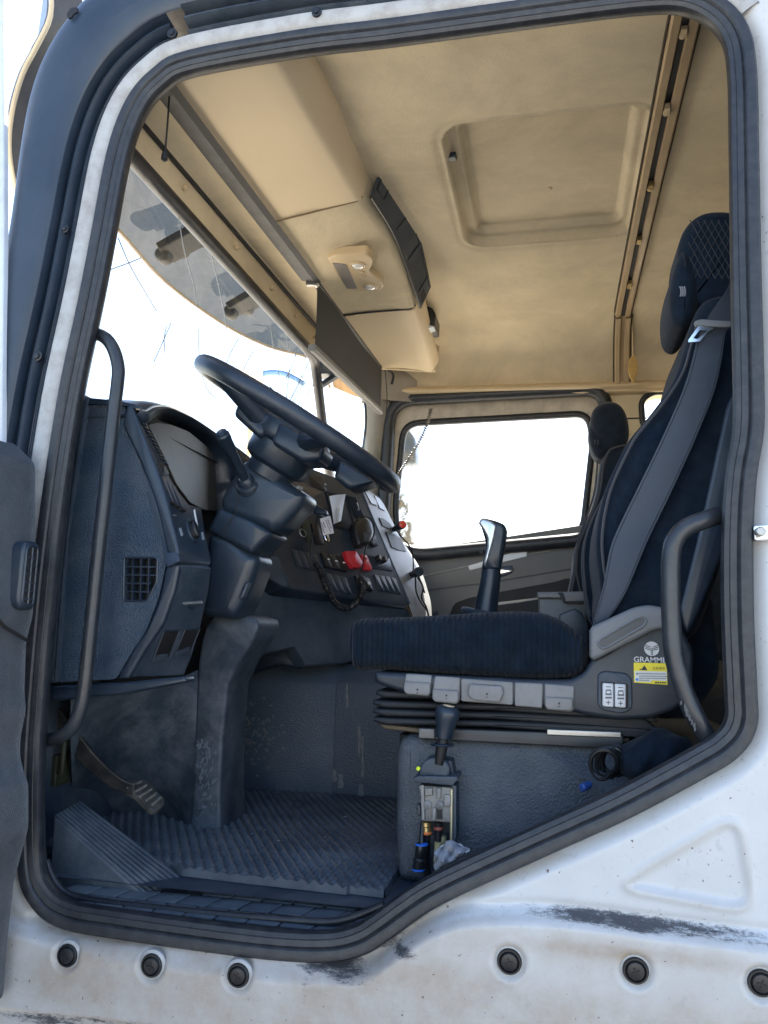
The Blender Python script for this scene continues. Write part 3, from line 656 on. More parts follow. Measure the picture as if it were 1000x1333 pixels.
b = MB(); b.tube([f.p(*p, 0) for p in inset(grl, -.002)], .0025, 6, closed=True); obj('grille_rim', b, plast_s, ep)
# vertical trim strips between seal and end panel
fr = FY(1.488); b = MB(); b.puff(rnd(fr.pp([(100, 508), (114, 516), (106, 560), (84, 700), (72, 890), (40, 890), (50, 700), (80, 540)]), .012), fr, .05, .012); obj('pillar_foot_trim', b, plast, dash)
b = MB(); b.tube(cr([at(u, v, 1.482) for u, v in [(112, 520), (103, 580), (88, 700), (79, 800), (73, 886)]], 5), .004, 8); obj('trim_bead', b, plast_s, dash)
fr = FY(1.492); b = MB(); b.puff(rnd(fr.pp([(62, 893), (152, 889), (240, 880), (243, 888), (160, 904), (66, 913)]), .006), fr, .04, .006); obj('bottom_lip', b, plast_s, dash)
# smooth curved corner strip
fr = FY(1.495); strip = cr(fr.pp([(165, 526), (160, 552), (170, 575), (187, 612), (206, 668), (217, 720)]), 4)
strip2 = cr(fr.pp([(234, 722), (228, 695), (211, 631), (190, 575), (176, 540), (172, 527)]), 4)
b = MB(); b.puff(strip + strip2, fr, .012, .006); obj('corner_strip', b, plast_s, dash, angle=50)
low = fr.pp([(216, 733), (233, 734), (226, 770), (211, 812), (185, 850), (165, 884), (152, 884), (174, 842), (190, 820), (207, 777)])
b = MB(); b.puff(rnd(low, .006), fr.shift(-.003), .012, .006); obj('lower_corner_strip', b, plast_s, dash)
# rear-facing switch panel beside the cluster
pl = F3(at(234, 720, 1.502), at(276, 730, 1.66), at(172, 534, 1.502))
face_px = [(172, 533), (182, 532), (192, 548), (205, 590), (217, 612), (229, 634), (246, 656), (263, 660), (267, 690), (276, 731), (274, 736), (234, 731), (228, 700), (208, 640), (186, 570)]
b = MB(); b.puff(rnd(pl.pp(face_px), .006, 3), pl, .03, .006); sp = obj('switch_panel', b, plast_s, dash)
def onto(fr, px, h, mat, name, parent, r=.0015, back=.006, corner=.002):
    q = MB(); q.puff(rnd(fr.pp(px), corner, 3), fr.shift(h), h + back, r, nb=2); return obj(name, q, mat, parent, angle=45)
vent = onto(pl, [(179, 546), (184, 544), (219, 606), (213, 609)], .002, black, 'side_vent', sp)
b = MB()
for k in range(12):
    t = (k + .5) / 12; p = pl.px(181.5 + 34 * t, 546 + 61 * t); b.box(pl.p(*p, .003), pl.ex, pl.ey, pl.n, .010, .0016, .003)
obj('vent_slat', b, plast_s, vent)
onto(pl, [(204, 604), (212, 603), (219, 618), (211, 620)], .004, gloss, 'vent_wheel', sp)
for k in range(3):
    u, v = 209 + k * 6.5, 622 + k * 4.2; onto(pl, [(u, v), (u + 5.5, v + 3), (u + 17, v + 36), (u + 11, v + 34)], .003, plast_s, 'blank_switch', sp)
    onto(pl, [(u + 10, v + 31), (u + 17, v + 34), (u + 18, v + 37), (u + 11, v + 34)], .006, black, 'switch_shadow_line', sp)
b = MB(); c = pl.px(249, 691)
th = np.linspace(0, 2 * math.pi, 25)[:-1]
ring = [c + V(.020 * math.cos(t), .030 * math.sin(t)) for t in th]; b.puff(ring, pl.shift(.004), .01, .003); kn = obj('light_switch_bezel', b, plast_s, sp)
b = MB(); b.puff([c + V(.011 * math.cos(t), .021 * math.sin(t)) for t in th], pl.shift(.016), .015, .005); obj('knob', b, gloss, kn)
for px_ in ([(233, 688), (235, 687), (238, 697), (236, 698)], [(252, 664), (253, 663), (258, 690), (257, 691)], [(224, 670), (229, 671), (229, 672), (224, 671)], [(262, 693), (264, 693), (266, 703), (264, 703)]):
    onto(pl, px_, .0022, wink if px_[0][0] == 252 else silver, 'switch_mark', sp, r=.0003, corner=.0005)
# lower box facing the driver
pl2 = F3(at(231, 735, 1.502), at(275, 740, 1.655), at(226, 770, 1.502))
pl2 = F3(at(165, 883, 1.502), at(240, 880, 1.70), at(231, 735, 1.502))
b = MB(); b.puff(rnd(pl2.pp([(231, 734), (276, 739), (272, 770), (262, 815), (252, 850), (240, 880), (166, 883), (188, 848), (211, 812), (226, 770)]), .005), pl2, .04, .005); lb = obj('lower_box', b, plast_d, dash)
onto(pl2, [(238, 784), (263, 782), (263, 785), (238, 787)], .004, silver, 'coin_slot_rim', lb)
onto(pl2, [(244, 787), (256, 786), (254, 792), (247, 793)], .003, plast_s, 'catch', lb)
for px_ in ([(213, 821), (233, 820), (218, 857), (197, 861)], [(240, 820), (259, 818), (247, 848), (225, 855)]):
    s_ = onto(pl2, px_, .0015, black, 'empty_slot', lb, r=.0005)
    a = [np.array(p) for p in px_]; q = MB(); q.tube([pl2.p(*pl2.px(*p), .002) for p in a], .0022, 6, closed=True); obj('slot_rim', q, plast_s, s_)
    q = MB(); q.puff(pl2.pp([a[3] + V(6, -8), a[2] + V(-2, -7), a[2], a[3]]), pl2.shift(.004), .004); obj('slot_sill', q, plast_d, s_)
# instrument cluster with its hood
pc = F3(at(247, 653, 1.84), at(290, 608, 2.05), at(195, 556, 1.60))
pc = F3(at(195, 556, 1.60), at(290, 608, 2.05), at(247, 653, 1.83)); pc = Frame(pc.o, pc.ex, -pc.ey) if pc.n[0] < 0 else pc
cl_px = [(192, 553), (205, 550), (225, 554), (245, 562), (268, 581), (291, 608), (296, 630), (288, 666), (266, 664), (247, 654), (229, 630), (211, 590)]
b = MB(); b.puff(rnd(pc.pp([(180, 545), (210, 540), (250, 555), (305, 600), (310, 690), (260, 690), (225, 655), (200, 600)]), .02), pc.shift(-.035), .02); obj('cluster_pod', b, black, dash)
b = MB(); b.puff(rnd(pc.pp(cl_px), .01), pc.shift(.002), .006); obj('cluster_glass', b, clust_m, dash)
o_px = [(164, 524, 1.50), (176, 531, 1.50), (192, 524, 1.56), (212, 527, 1.66), (232, 537, 1.75), (252, 549, 1.84), (285, 571, 1.98), (315, 588, 2.08), (345, 606, 2.18), (420, 640, 2.36)]
i_px = [(176, 540, 1.50), (186, 552, 1.53), (193, 549, 1.57), (207, 541, 1.66), (229, 546, 1.75), (250, 556, 1.83), (275, 574, 1.93), (290, 596, 1.98), (300, 630, 2.0), (305, 690, 2.02)]
ro = cr([at(*p) for p in o_px], 5); ri = cr([at(*p) for p in i_px], 5)
# the arch has a thick rounded lip running back to the cluster face
mid = [a * .5 + c * .5 + V(.022, 0, .004) for a, c in zip(ro, ri)]
back = [c + V(-.05, 0, -.004) for c in ri]
top = [a + V(-.10, 0, .012) for a in ro]; top2 = [a + V(-.22, 0, -.02) for a in ro]
b = MB(); b.rows([top2, top, [a + V(-.012, 0, .004) for a in ro], ro, [a * .8 + c * .2 + V(.014, 0, .002) for a, c in zip(ro, ri)], mid, [a * .2 + c * .8 + V(.014, 0, 0) for a, c in zip(ro, ri)], ri, back]); obj('cluster_hood', b, plast_s, dash, fix=False, angle=60)
b = MB(); b.tube([a * .75 + c * .25 + V(.017, 0, .002) for a, c in zip(ro, ri)][4:42], .0022, 6); obj('hood_bead', b, silver, dash)
# centre stack angled to the driver
ps = F3(at(366, 764, 2.15), at(532, 786, 2.65), at(464, 632, 2.65))
stack = rnd(ps.pp([(392, 604), (462, 630), (468, 634), (533, 783), (530, 791), (366, 765), (345, 742), (330, 690), (345, 600)]), .008)
b = MB(); b.puff(stack, ps, .06, .007); cs = obj('centre_stack', b, plast_s, dash)
def sw(px, h=.003, mat=None, name='switch_blank', **k): return onto(ps, px, h, mat or plast_s, name, cs, **k)
def quadrow(u0, v0, n, du, dv, w_, hgt, lean, name, mat, h):
    for k in range(n):
        u, v = u0 + k * du, v0 + k * dv
        sw([(u, v), (u + w_, v + w_ * .23), (u + w_ + lean, v + w_ * .23 + hgt), (u + lean, v + hgt)], h, mat, name)
quadrow(378, 715, 4, 8.9, 2.0, 8, 23, 8, 'blank_switch', plast_s, .003)
quadrow(416, 720, 3, 10, 2.2, 9.3, 19, 6, 'rocker_switch', gloss, .008)
for k in range(3): 
    u, v = 424 + k * 10, 728.5 + k * 2.2; onto(ps, [(u, v), (u + 3, v + .6), (u + 3.4, v + 2), (u + .4, v + 1.4)], .0092, wink, 'switch_symbol', cs, r=.0002, corner=.0003)
quadrow(423, 746, 3, 9.2, 2.2, 8.6, 22, 8, 'blank_switch', plast_s, .003)
quadrow(486, 748, 4, 7.4, 1.2, 6.8, 21, 7, 'blank_switch', plast_s, .003)
quadrow(460, 750, 2, 9.6, 1.4, 8.8, 17, 5.5, 'rocker_switch', gloss, .009)
for k in range(2):
    u, v = 466 + k * 10, 757 + k * 1.6; onto(ps, [(u, v), (u + 3.4, v + .5), (u + 4.2, v + 4), (u + .8, v + 3.5)], .0102, wink, 'switch_symbol', cs, r=.0002, corner=.0003)
sw([(445, 720), (459, 720), (468, 735), (466, 741), (456, 741), (449, 731)], .018, red, 'red_guard_cover', r=.003)
sw([(467, 723), (475, 724), (482, 741), (481, 744), (472, 743), (473, 739)], .010, red, 'red_rocker', r=.002)
onto(ps, [(470, 727), (475, 727), (476, 730), (471, 730)], .0112, M('red_dark', (.25, .01, .015), .4), 'red_inset', cs, r=.0003)
sw([(476, 722), (507, 727), (511, 744), (482, 740)], .002, plast_s, 'knob_plate')
for (u, v) in [(490, 728.5), (497.5, 730)]:
    p = ps.p(*ps.px(u, v)); q = MB(); q.lathe(p, ps.n, [(.011, 0), (.011, .016), (.009, .019)], 16); k_ = obj('cigar_socket', q, gloss, cs)
    q = MB(); q.box(p + ps.n * .0195, ps.ey, ps.ex, ps.n, .0085, .003, .001); obj('knob_bar', q, silver, k_)
sw([(425, 643), (448, 647), (462, 690), (436, 686)], .0015, black, 'open_pocket')
b = MB(); b.tube([ps.p(*ps.px(*q), .002) for q in [(424, 641), (449, 646), (463, 691), (436, 687)]], .0022, 6, closed=True); obj('pocket_rim', b, plast_s, cs)
pv = sw([(450, 645), (461, 648), (473, 675), (462, 673)], .002, black, 'centre_vent')
b = MB()
for k in range(5):
    u = 452 + k * 2.3; p0, p1 = ps.px(u, 646 + k * .5), ps.px(u + 11.5, 673 + k * .5); mm = (p0 + p1) / 2; dv = p1 - p0
    b.box(ps.p(*mm, .003), unit(ps.ex * dv[0] + ps.ey * dv[1]), ps.n, np.cross(unit(ps.ex * dv[0] + ps.ey * dv[1]), ps.n), np.linalg.norm(dv) / 2, .003, .0012)
obj('vent_slat', b, plast_s, pv)
onto(ps, [(463, 655), (464.4, 655), (467, 665), (465.6, 665)], .006, silver, 'vent_slider', pv, r=.0005)
sw([(478, 690), (485, 690), (491, 711), (484, 713)], .006, gloss, 'fan_switch')
for v in (694, 703): onto(ps, [(480, v), (484.5, v), (486, v + 6), (481.5, v + 6)], .0075, plast_s, 'fan_key', cs, r=.0006)
sw([(390, 676), (400, 677), (407, 706), (398, 706)], .003, olive, 'radio_display')
sw([(404, 682), (414, 683), (422, 709), (411, 709)], .004, gloss, 'radio_keys')
sw([(400, 618), (420, 622), (426, 640), (406, 636)], .002, gloss, 'upper_switches')
p = ps.p(*ps.px(391, 696)); q = MB(); q.tube([p + ps.n * .012 + (ps.ex * math.cos(t) + ps.ey * math.sin(t)) * .013 for t in th], .0016, 6, closed=True); obj('key_ring_loop', q, steel, cs)
b = MB(); b.lathe(ps.p(*ps.px(423, 631)), ps.n, [(.003, 0), (.003, .004), (.001, .005)], 10); obj('indicator_lamp', b, wink, cs)
# edge bead at the right of the stack
b = MB(); b.tube(cr([ps.p(*ps.px(u, v), -.004) for u, v in [(455, 626), (467, 631), (483, 668), (508, 726), (534, 786)]], 5), .006, 8); obj('stack_edge', b, plast_s, dash)
# below the stack: knee panel and side facet lit by the windscreen
pk = F3(at(330, 800, 2.12), at(534, 805, 2.66), at(532, 790, 2.66))
b = MB(); b.puff(rnd(pk.pp([(352, 752), (372, 768), (533, 792), (538, 806), (536, 836), (450, 864), (402, 867), (386, 842), (345, 852), (318, 848), (330, 806)]), .008), pk.shift(-.004), .06, .008); obj('knee_panel', b, plast_d, dash)
pf = F3(at(338, 745, 2.10), at(372, 768, 2.16), at(366, 728, 2.14))
b = MB(); b.puff(rnd(pf.pp([(352, 722), (362, 724), (380, 765), (368, 765), (340, 748)]), .006), pf.shift(.004), .05, .006); obj('column_side_facet', b, plast_d, dash)
fr = FY(2.30); b = MB(); b.puff(rnd(fr.pp([(330, 848), (352, 844), (384, 842), (398, 862), (392, 871), (362, 866), (335, 872), (312, 882)]), .006), fr, .10, .008); obj('tunnel_bracket', b, plast_s, dash)
# passenger half: moulding with pockets, the sunlight on it put into its pale grey
nr_ = [(465, 634), (478, 655), (492, 690), (506, 725), (520, 758), (534, 792), (541, 815), (543, 850)]
fr_ = [(474, 636), (496, 651), (511, 679), (523, 703), (546, 738), (556, 766), (561, 790), (562, 840)]
A = cr([at(u, v, 2.665) for u, v in nr_], 5); Bm = cr([at(u, v, 3.02) for u, v in fr_], 5)
A2 = [a * .5 + c * .5 + V(.035, 0, 0) for a, c in zip(A, Bm)]; C2 = [c + V(-.05, .36, 0) for c in Bm]
b = MB(); rows = [A]
for t in np.linspace(0, 1, 9)[1:]: rows.append([(1 - t) ** 2 * a + 2 * t * (1 - t) * m_ + t * t * c for a, m_, c in zip(A, A2, Bm)])
rows.append(C2); b.rows(rows); pd = obj('passenger_fascia', b, sunlit_grey, dash, fix=False, angle=70)
from mathutils.bvhtree import BVHTree
_bv = BVHTree.FromPolygons([Vector(p) for p in b.v], b.f)
def onfascia(pxl, Yg, mat, name, h=.004):
    pts = []
    for u, v in pxl:
        h_ = _bv.ray_cast(Vector(CAM), Vector(unit(ray(u, v))))
        if h_[0] is not None: pts.append(np.array(h_[0]) + V(h, -.002, 0))
    q = MB(); q.add(pts + [p + V(-.012, .004, 0) for p in pts], [tuple(range(len(pts)))] + [(i, (i + 1) % len(pts), (i + 1) % len(pts) + len(pts), i + len(pts)) for i in range(len(pts))]); return obj(name, q, mat, pd)
onfascia([(493, 674), (498, 675), (506, 681), (511, 688), (505, 688), (497, 684)], 2.8, black, 'fascia_pocket')
onfascia([(502, 693), (512, 695), (521, 701), (528, 718), (518, 716), (509, 712)], 2.8, black, 'fascia_pocket')
for px_ in ([(474, 640), (482, 643), (490, 658), (482, 655)], [(486, 645), (493, 649), (500, 665), (493, 661)]):
    onfascia(px_, 2.8, plast_s, 'fascia_vent', .005)
b = MB(); 
for px_ in ([(518, 735), (527, 775), (533, 800)], [(534, 787), (548, 788)]):
    pass
# dash top running to the windscreen
b = MB(); b.rows([[(-.90, y, 2.30), (-1.03, y, 2.295), (-1.12, y, 2.26)] for y in np.linspace(1.5, 3.4, 8)]); obj('dash_top', b, plast, dash, fix=False)
# small block of wiring glimpsed under the near end, and the panel behind the pedals
b = MB(); b.box(at(66, 1000, 1.70), (1, 0, 0), (0, 1, 0), (0, 0, 1), .035, .03, .035); b.box(at(82, 985, 1.66), (1, 0, 0), (0, 1, 0), (0, 0, 1), .006, .006, .04); obj('fuse_block', b, olive, dash, bevel=.004)

# ------------------------------------------------------------------ steering: pedestal, column with stalk, wheel
column = thing('steering_column', 'dark plastic steering column on a dusty pedestal that stands on the floor', 'steering column', (-.86, 1.95, 1.36))
YP = 1.90
fr = FY(YP)
def plate(name, px, Y, depth, r, mat, parent, corner=.01, rb=0, angle=50, smooth=False):
    fr = FY(Y); pp_ = fr.pp(px); pp_ = cr(pp_, 4, True) if smooth else rnd(pp_, corner, 4)
    q = MB(); q.puff(pp_, fr, depth, r, rb); return obj(name, q, mat, parent, angle=angle)
# pedestal: loft of level sections, wide foot, turning out at the top
secs = []
for (ul, ur, v, Yn, dep) in [(246, 287, 1090, 1.90, .17), (250, 287, 1030, 1.90, .16), (253, 290, 960, 1.89, .15), (256, 297, 890, 1.885, .145), (258, 312, 860, 1.87, .14), (262, 328, 835, 1.85, .15), (268, 337, 815, 1.84, .16), (276, 334, 804, 1.84, .16), (290, 325, 800, 1.85, .14)]:
    a, c = at(ul, v, Yn), at(ur, v, Yn); W = (c - a)[0]; pts = []
    for x, y in rnd([(0, 0), (W, .0), (W, dep), (0, dep)], .010, 4): pts.append(V(a[0] + x, Yn + y, a[2]))
    secs.append(pts)
b = MB(); b.rows([s_ for s_ in secs], True, True); pdl = obj('pedestal', b, pedm, column, angle=70)
b = MB()
for k in range(90):
    u, v = rng.normal(266, 7), rng.uniform(965, 1072); Yk = np.interp(v, [960, 1030, 1090], [1.8895, 1.8995, 1.8995]) - .0006; fr = FY(Yk)
    if not 256 < u < 282: continue
    L, Wd, a = rng.uniform(.003, .013), rng.uniform(.001, .0035), rng.normal(1.5, .4); c = fr.px(u, v)
    b.add([fr.p(c[0] + L * math.cos(t) * math.cos(a) * q - Wd * math.sin(t) * math.sin(a), c[1] + L * math.cos(t) * math.sin(a) * q + Wd * math.sin(t) * math.cos(a), .0002 * (k % 4)) for t, q in [(t, rng.uniform(.5, 1)) for t in np.linspace(0, 6.28, 9)[:-1]]], [tuple(range(8))])
o_ = obj('scuff_marks', b, M('scuff_dust', (.085, .105, .125), .8, var=.3, vs=60), pdl, fix=False); o_['kind'] = 'stuff'
b = MB(); sc_ = [[at(u, v, Y_) for u, v, Y_ in r] for r in [[(92, 905, 1.62), (93, 1000, 1.70), (100, 1075, 1.93)], [(150, 904, 1.72), (150, 980, 1.84), (152, 1070, 1.98)], [(205, 892, 1.80), (205, 980, 1.90), (207, 1074, 1.98)], [(240, 880, 1.84), (244, 960, 1.895), (242, 1080, 1.92)], [(258, 872, 1.873), (255, 960, 1.893), (250, 1080, 1.903)]]]
sc_ = [cr(r, 5) for r in sc_]; b.rows([list(r) for r in cr([np.array(r) for r in sc_], 5)]); obj('pedal_shroud', b, pedm, column, fix=False, angle=80)
p1, p2 = at(280, 488, 1.80), at(508, 626, 1.80); wc = (p1 + p2) / 2; dr = unit(p2 - p1); axis = unit(np.cross(dr, V(0, 1, 0)))
if axis[2] < 0: axis = -axis
Rw = np.linalg.norm(p2 - p1) / 2
plate('column_boot', [(268, 690), (298, 694), (334, 724), (333, 737), (316, 784), (304, 806), (258, 802), (260, 765)], 1.77, .11, .03, plast_s, column, .02)
plate('boot_catch', [(319, 760), (324, 758), (316, 778), (311, 780)], 1.764, .02, .003, plast_d, column, .003)
plate('column_mid_cover', [(284, 660), (328, 676), (354, 694), (326, 720), (298, 706), (269, 690)], 1.76, .12, .012, plast_s, column, .01)
plate('column_shroud', [(315, 599), (322, 598), (360, 618), (395, 642), (394, 650), (387, 662), (364, 686), (352, 692), (326, 683), (288, 666), (283, 652), (296, 626)], 1.755, .125, .026, plast_s, column, .012, rb=.02)
b = MB(); b.tube([at(u, v, 1.754) for u, v in [(299, 625), (312, 640), (306, 668), (290, 692)]], .0012, 5); obj('shroud_seam', b, black, column)
sk = at(321, 628, 1.755); tip = at(290, 566, 1.63); ax = unit(tip - sk); L = np.linalg.norm(tip - sk)
b = MB(); b.lathe(sk - ax * .012, ax, [(.030, -.01), (.030, .006), (.027, .010), (.022, .011), (.020, .020), (.018, .024), (.014, .028)], 24); stk = obj('stalk_collar', b, plast_s, column)
b = MB(); b.lathe(sk, ax, [(.0105, 0), (.0115, L * .4), (.0125, L * .66), (.0150, L * .70), (.0150, L * .88), (.0160, L * .90), (.0160, L), (.0125, L + .004), (.0125, L + .008), (.009, L + .010), (.004, L + .0105)], 20); obj('stalk', b, plast_s, column, angle=30)
plate('ignition_lock', [(334, 606), (340, 605), (384, 633), (390, 631), (388, 640), (380, 641)], 1.80, .03, .003, alu, column, .004)
plate('far_stalk', [(408, 655), (424, 664), (425, 670), (406, 668)], 1.92, .02, .006, plast_s, column, .004)

wheel = thing('steering_wheel', 'black steering wheel seen nearly edge-on above the column', 'steering wheel', wc)
b = MB(); ring = [wc + Rw * (math.cos(t) * dr + math.sin(t) * V(0, 1, 0)) for t in np.linspace(0, 2 * math.pi, 65)[:-1]]
b.tube(ring, .0215, 16, closed=True); obj('rim', b, M('wheel_leather', (.013, .021, .033), .36, var=.15, bump=.3, bs=420, bk='grain', dust=DUST, da=.1, ds=14), wheel, angle=60)
for s_ in (-1, 1):
    for t in (.9, 2.25):
        q = MB(); q.tube([wc + Rw * (math.cos(t * s_) * dr + math.sin(t * s_) * V(0, 1, 0)) * .97, wc + .10 * (math.cos(t * s_) * dr + math.sin(t * s_) * V(0, 1, 0)) - axis * .035], [.017, .026], 10); obj('spoke', q, plast_s, wheel)
b = MB(); b.lathe(wc, axis, [(.01, .0), (.085, -.002), (.100, -.018), (.104, -.05), (.098, -.062), (.086, -.068), (.084, -.10), (.078, -.115), (.06, -.125), (.058, -.15), (.01, -.155)], 36); obj('hub', b, plast_s, wheel, angle=35)
pw = Frame(wc - V(0, .115, 0), dr, axis)
b = MB(); b.puff(rnd([(.01, -.075), (.10, -.075), (.135, -.05), (.13, -.02), (.0, -.02)], .012), pw, .08, .012); obj('spoke_cover', b, plast_s, wheel)
b = MB(); b.puff(rnd([(.15, -.065), (.20, -.07), (.245, -.02), (.14, -.02)], .012), Frame(wc - V(0, .02, 0), dr, axis), .07, .012); obj('switch_pod', b, plast_s, wheel)
b = MB(); b.puff(rnd([(-.12, -.065), (-.03, -.08), (.0, -.02), (-.13, -.02)], .012), pw.shift(-.02), .16, .012); obj('spoke_cover', b, plast_s, wheel)

# ------------------------------------------------------------------ driver's seat
seat = thing('driver_seat', 'black velour driver seat with tall headrest and grey buttons under the cushion', 'seat', (-.1, 1.9, 1.65))
fy = FY(1.64)
cush_px = [(449, 832), (450, 818), (458, 808), (474, 804), (520, 803), (570, 800), (620, 797), (665, 795), (695, 796), (715, 800), (735, 809), (752, 822), (765, 836), (768, 850), (766, 866), (758, 878), (740, 884), (690, 885), (620, 881), (550, 877), (490, 872), (462, 874), (453, 864), (450, 850)]
b = MB(); cpoly = cr(fy.pp(cush_px), 3, True); b.puff(cpoly, fy, .50, .024, .05, nb=7, rz=.05); cu_ = obj('cushion', b, fabric_c, seat, angle=85)
b = MB(); rowp = [fy.p(*p, -.036) for p in inset(cr(fy.pp([(452, 830), (458, 822), (480, 815), (560, 812), (640, 806), (690, 806), (720, 812), (745, 828), (764, 846)]), 5), 0)]
# backrest
fb = FY(1.645)
back_px = [(786, 812), (782, 790), (783, 764), (779, 735), (777, 704), (781, 668), (790, 632), (806, 596), (822, 566), (846, 537), (868, 508), (884, 480), (893, 450), (904, 412), (914, 390), (928, 380), (950, 378), (1000, 400), (985, 520), (965, 640), (935, 760), (905, 830), (850, 838), (805, 830)]
b = MB(); bpoly = cr(fb.pp(back_px), 3, True); b.puff(bpoly, fb, .47, .045, .05, nb=6); bk = obj('backrest', b, fabric, seat, angle=85)
b = MB(); b.tube([fb.p(x, z, .001) for x, z in inset(cr(fb.pp(back_px), 6, True), .010)][6:78], .0032, 6); obj('piping', b, piping, bk)
# far bolster and its piping
fb2 = FY(2.02)
bol = [(772, 812), (764, 790), (760, 760), (758, 728), (761, 700), (770, 674), (785, 645), (800, 616), (812, 592), (822, 600), (810, 640), (800, 700), (796, 760), (792, 812)]
b = MB(); b.puff(cr(fb2.pp(bol), 4, True), fb2, .12, .03, .03, nb=5); bo_ = obj('bolster', b, fabric, bk, angle=85)
b = MB(); b.tube([fb2.p(x, z, -.012) for x, z in inset(cr(fb2.pp(bol), 4, True), .004)][2:34], .0032, 6); obj('piping', b, piping, bo_)
# lighter plastic back shell
fs = FY(1.665); b = MB(); b.puff(rnd(fs.pp([(944, 520), (1000, 480), (990, 620), (940, 720), (912, 790), (893, 830), (880, 800), (905, 700)]), .03), fs.shift(.024), .05, .01); obj('back_shell', b, plast_s, seat)
# headrest: front pad and quilted main pad
fh = FY(1.70)
hm = [(885, 318), (890, 298), (900, 283), (914, 273), (934, 269), (960, 272), (985, 290), (992, 330), (985, 375), (965, 392), (940, 396), (915, 398), (898, 396), (889, 384), (885, 360), (884, 338)]
b = MB(); b.puff(cr(fh.pp(hm), 4, True), fh, .20, .032, .04, nb=6); hr = obj('headrest', b, fabric, seat, angle=85)
hp = [(890, 322), (882, 338), (877, 356), (874, 376), (874, 396), (877, 411), (884, 419), (893, 421), (902, 414), (909, 398), (912, 378), (908, 352), (900, 332)]
b = MB(); b.puff(cr(FY(1.69).pp(hp), 4, True), FY(1.69), .22, .026, .035, nb=6); obj('headrest_front', b, fabric, hr, angle=85)
b = MB()
for k in range(9):                                              # quilting stitched across the side
    for s_ in (-1, 1):
        cx, cv = 925 + k * 9 - 40, 330; pts = []
        for t in np.linspace(-1, 1, 14):
            u, v = cx + s_ * t * 34 + 10, cv + t * 62
            if 896 < u < 965 and 285 < v < 372: pts.append(fh.p(*fh.px(u, v), .0008))
        if len(pts) > 2: b.tube(pts, .0011, 4)
obj('stitching', b, M('stitch_thread', (.022, .026, .034), .7), hr)
fe = FY(1.6885); b = MB()
for k, (du, r_) in enumerate([(0, 8), (3, 7), (6, 6)]):
    pts = [fe.p(*fe.px(884 + du + r_ * .35 * math.sin(t) * 1.0, 380 - 7 * math.cos(t)), .0005) for t in np.linspace(.2, 2.6, 9)]; b.tube(pts, .0016, 5)
obj('embroidered_mark', b, M('mark_thread', (.22, .23, .25), .7), hr)
# plastic side cover
side_px = [(486, 874), (530, 877), (620, 881), (700, 885), (742, 885), (760, 876), (772, 856), (790, 848), (850, 806), (880, 800), (905, 850), (903, 900), (880, 925), (845, 936), (805, 938), (765, 932), (735, 924), (640, 914), (540, 905), (520, 900), (505, 895), (488, 889)]
side = plate('side_cover', side_px, 1.63, .42, .010, seatpl, seat, .012)
# five grey buttons
for px_ in ([(528, 877), (562, 879), (560, 903), (557, 907), (529, 903), (525, 899)], [(566, 880), (599, 882), (598, 912), (594, 917), (568, 914), (562, 910)], [(600, 883), (668, 888), (668, 918), (600, 913)], [(670, 888), (707, 890), (706, 922), (670, 919)], [(709, 890), (748, 893), (747, 924), (743, 927), (712, 924), (709, 918)]):
    wide = px_[0][0] == 600
    o_ = plate('grey_button', px_, 1.622 if not wide else 1.626, .02, .003, greybtn, seat, .004)
    if wide: plate('button_paddle', [(611, 890), (654, 893), (656, 904), (650, 915), (616, 912), (608, 905)], 1.614, .014, .004, greybtn, o_, .005)
    else:
        xs_ = [p[0] for p in px_]; vs_ = [p[1] for p in px_]; u0, u1, v1 = min(xs_), max(xs_), max(vs_)
        if px_[0][0] != 670: plate('button_paddle', [(u0 + 1, v1 - 20), (u1 - 2, v1 - 18), (u1 - 2, v1 - 5), (u1 - 5, v1 - 1), (u0 + 4, v1 - 3), (u0, v1 - 8)], 1.614, .012, .004, greybtn, o_, .004)
    c = np.mean(np.array(px_), 0); fi = FY(1.6135)
    if px_[0][0] != 670:
        q = MB(); q.lathe(fi.p(*fi.px(c[0], c[1] + 3), -.0006), (0, -1, 0), [(.0022, 0), (.0022, .0010)], 12); q.box(fi.p(*fi.px(c[0], c[1] + 7), 0), (1, 0, 0), (0, 1, 0), (0, 0, 1), .0022, .0005, .0007); obj('button_symbol', q, ink, o_)
# recliner lever
lv = plate('recliner_lever', [(768, 822), (772, 815), (800, 802), (826, 790), (846, 787), (866, 791), (880, 795), (880, 814), (866, 818), (852, 820), (774, 860), (768, 856)], 1.60, .03, .008, greylev, seat, .01)
slot_px = [(778, 838), (782, 832), (830, 804), (838, 803), (842, 808), (838, 815), (788, 844), (782, 844)]
plate('lever_groove', slot_px, 1.5985, .004, .0006, M('groove_grey', (.09, .09, .088), .6), lv, .006)
fl = FY(1.5985); b = MB(); b.tube([fl.p(*p, 0) for p in rnd(fl.pp(slot_px), .006)], .0028, 6, closed=True); obj('lever_rim', b, greylev, lv)
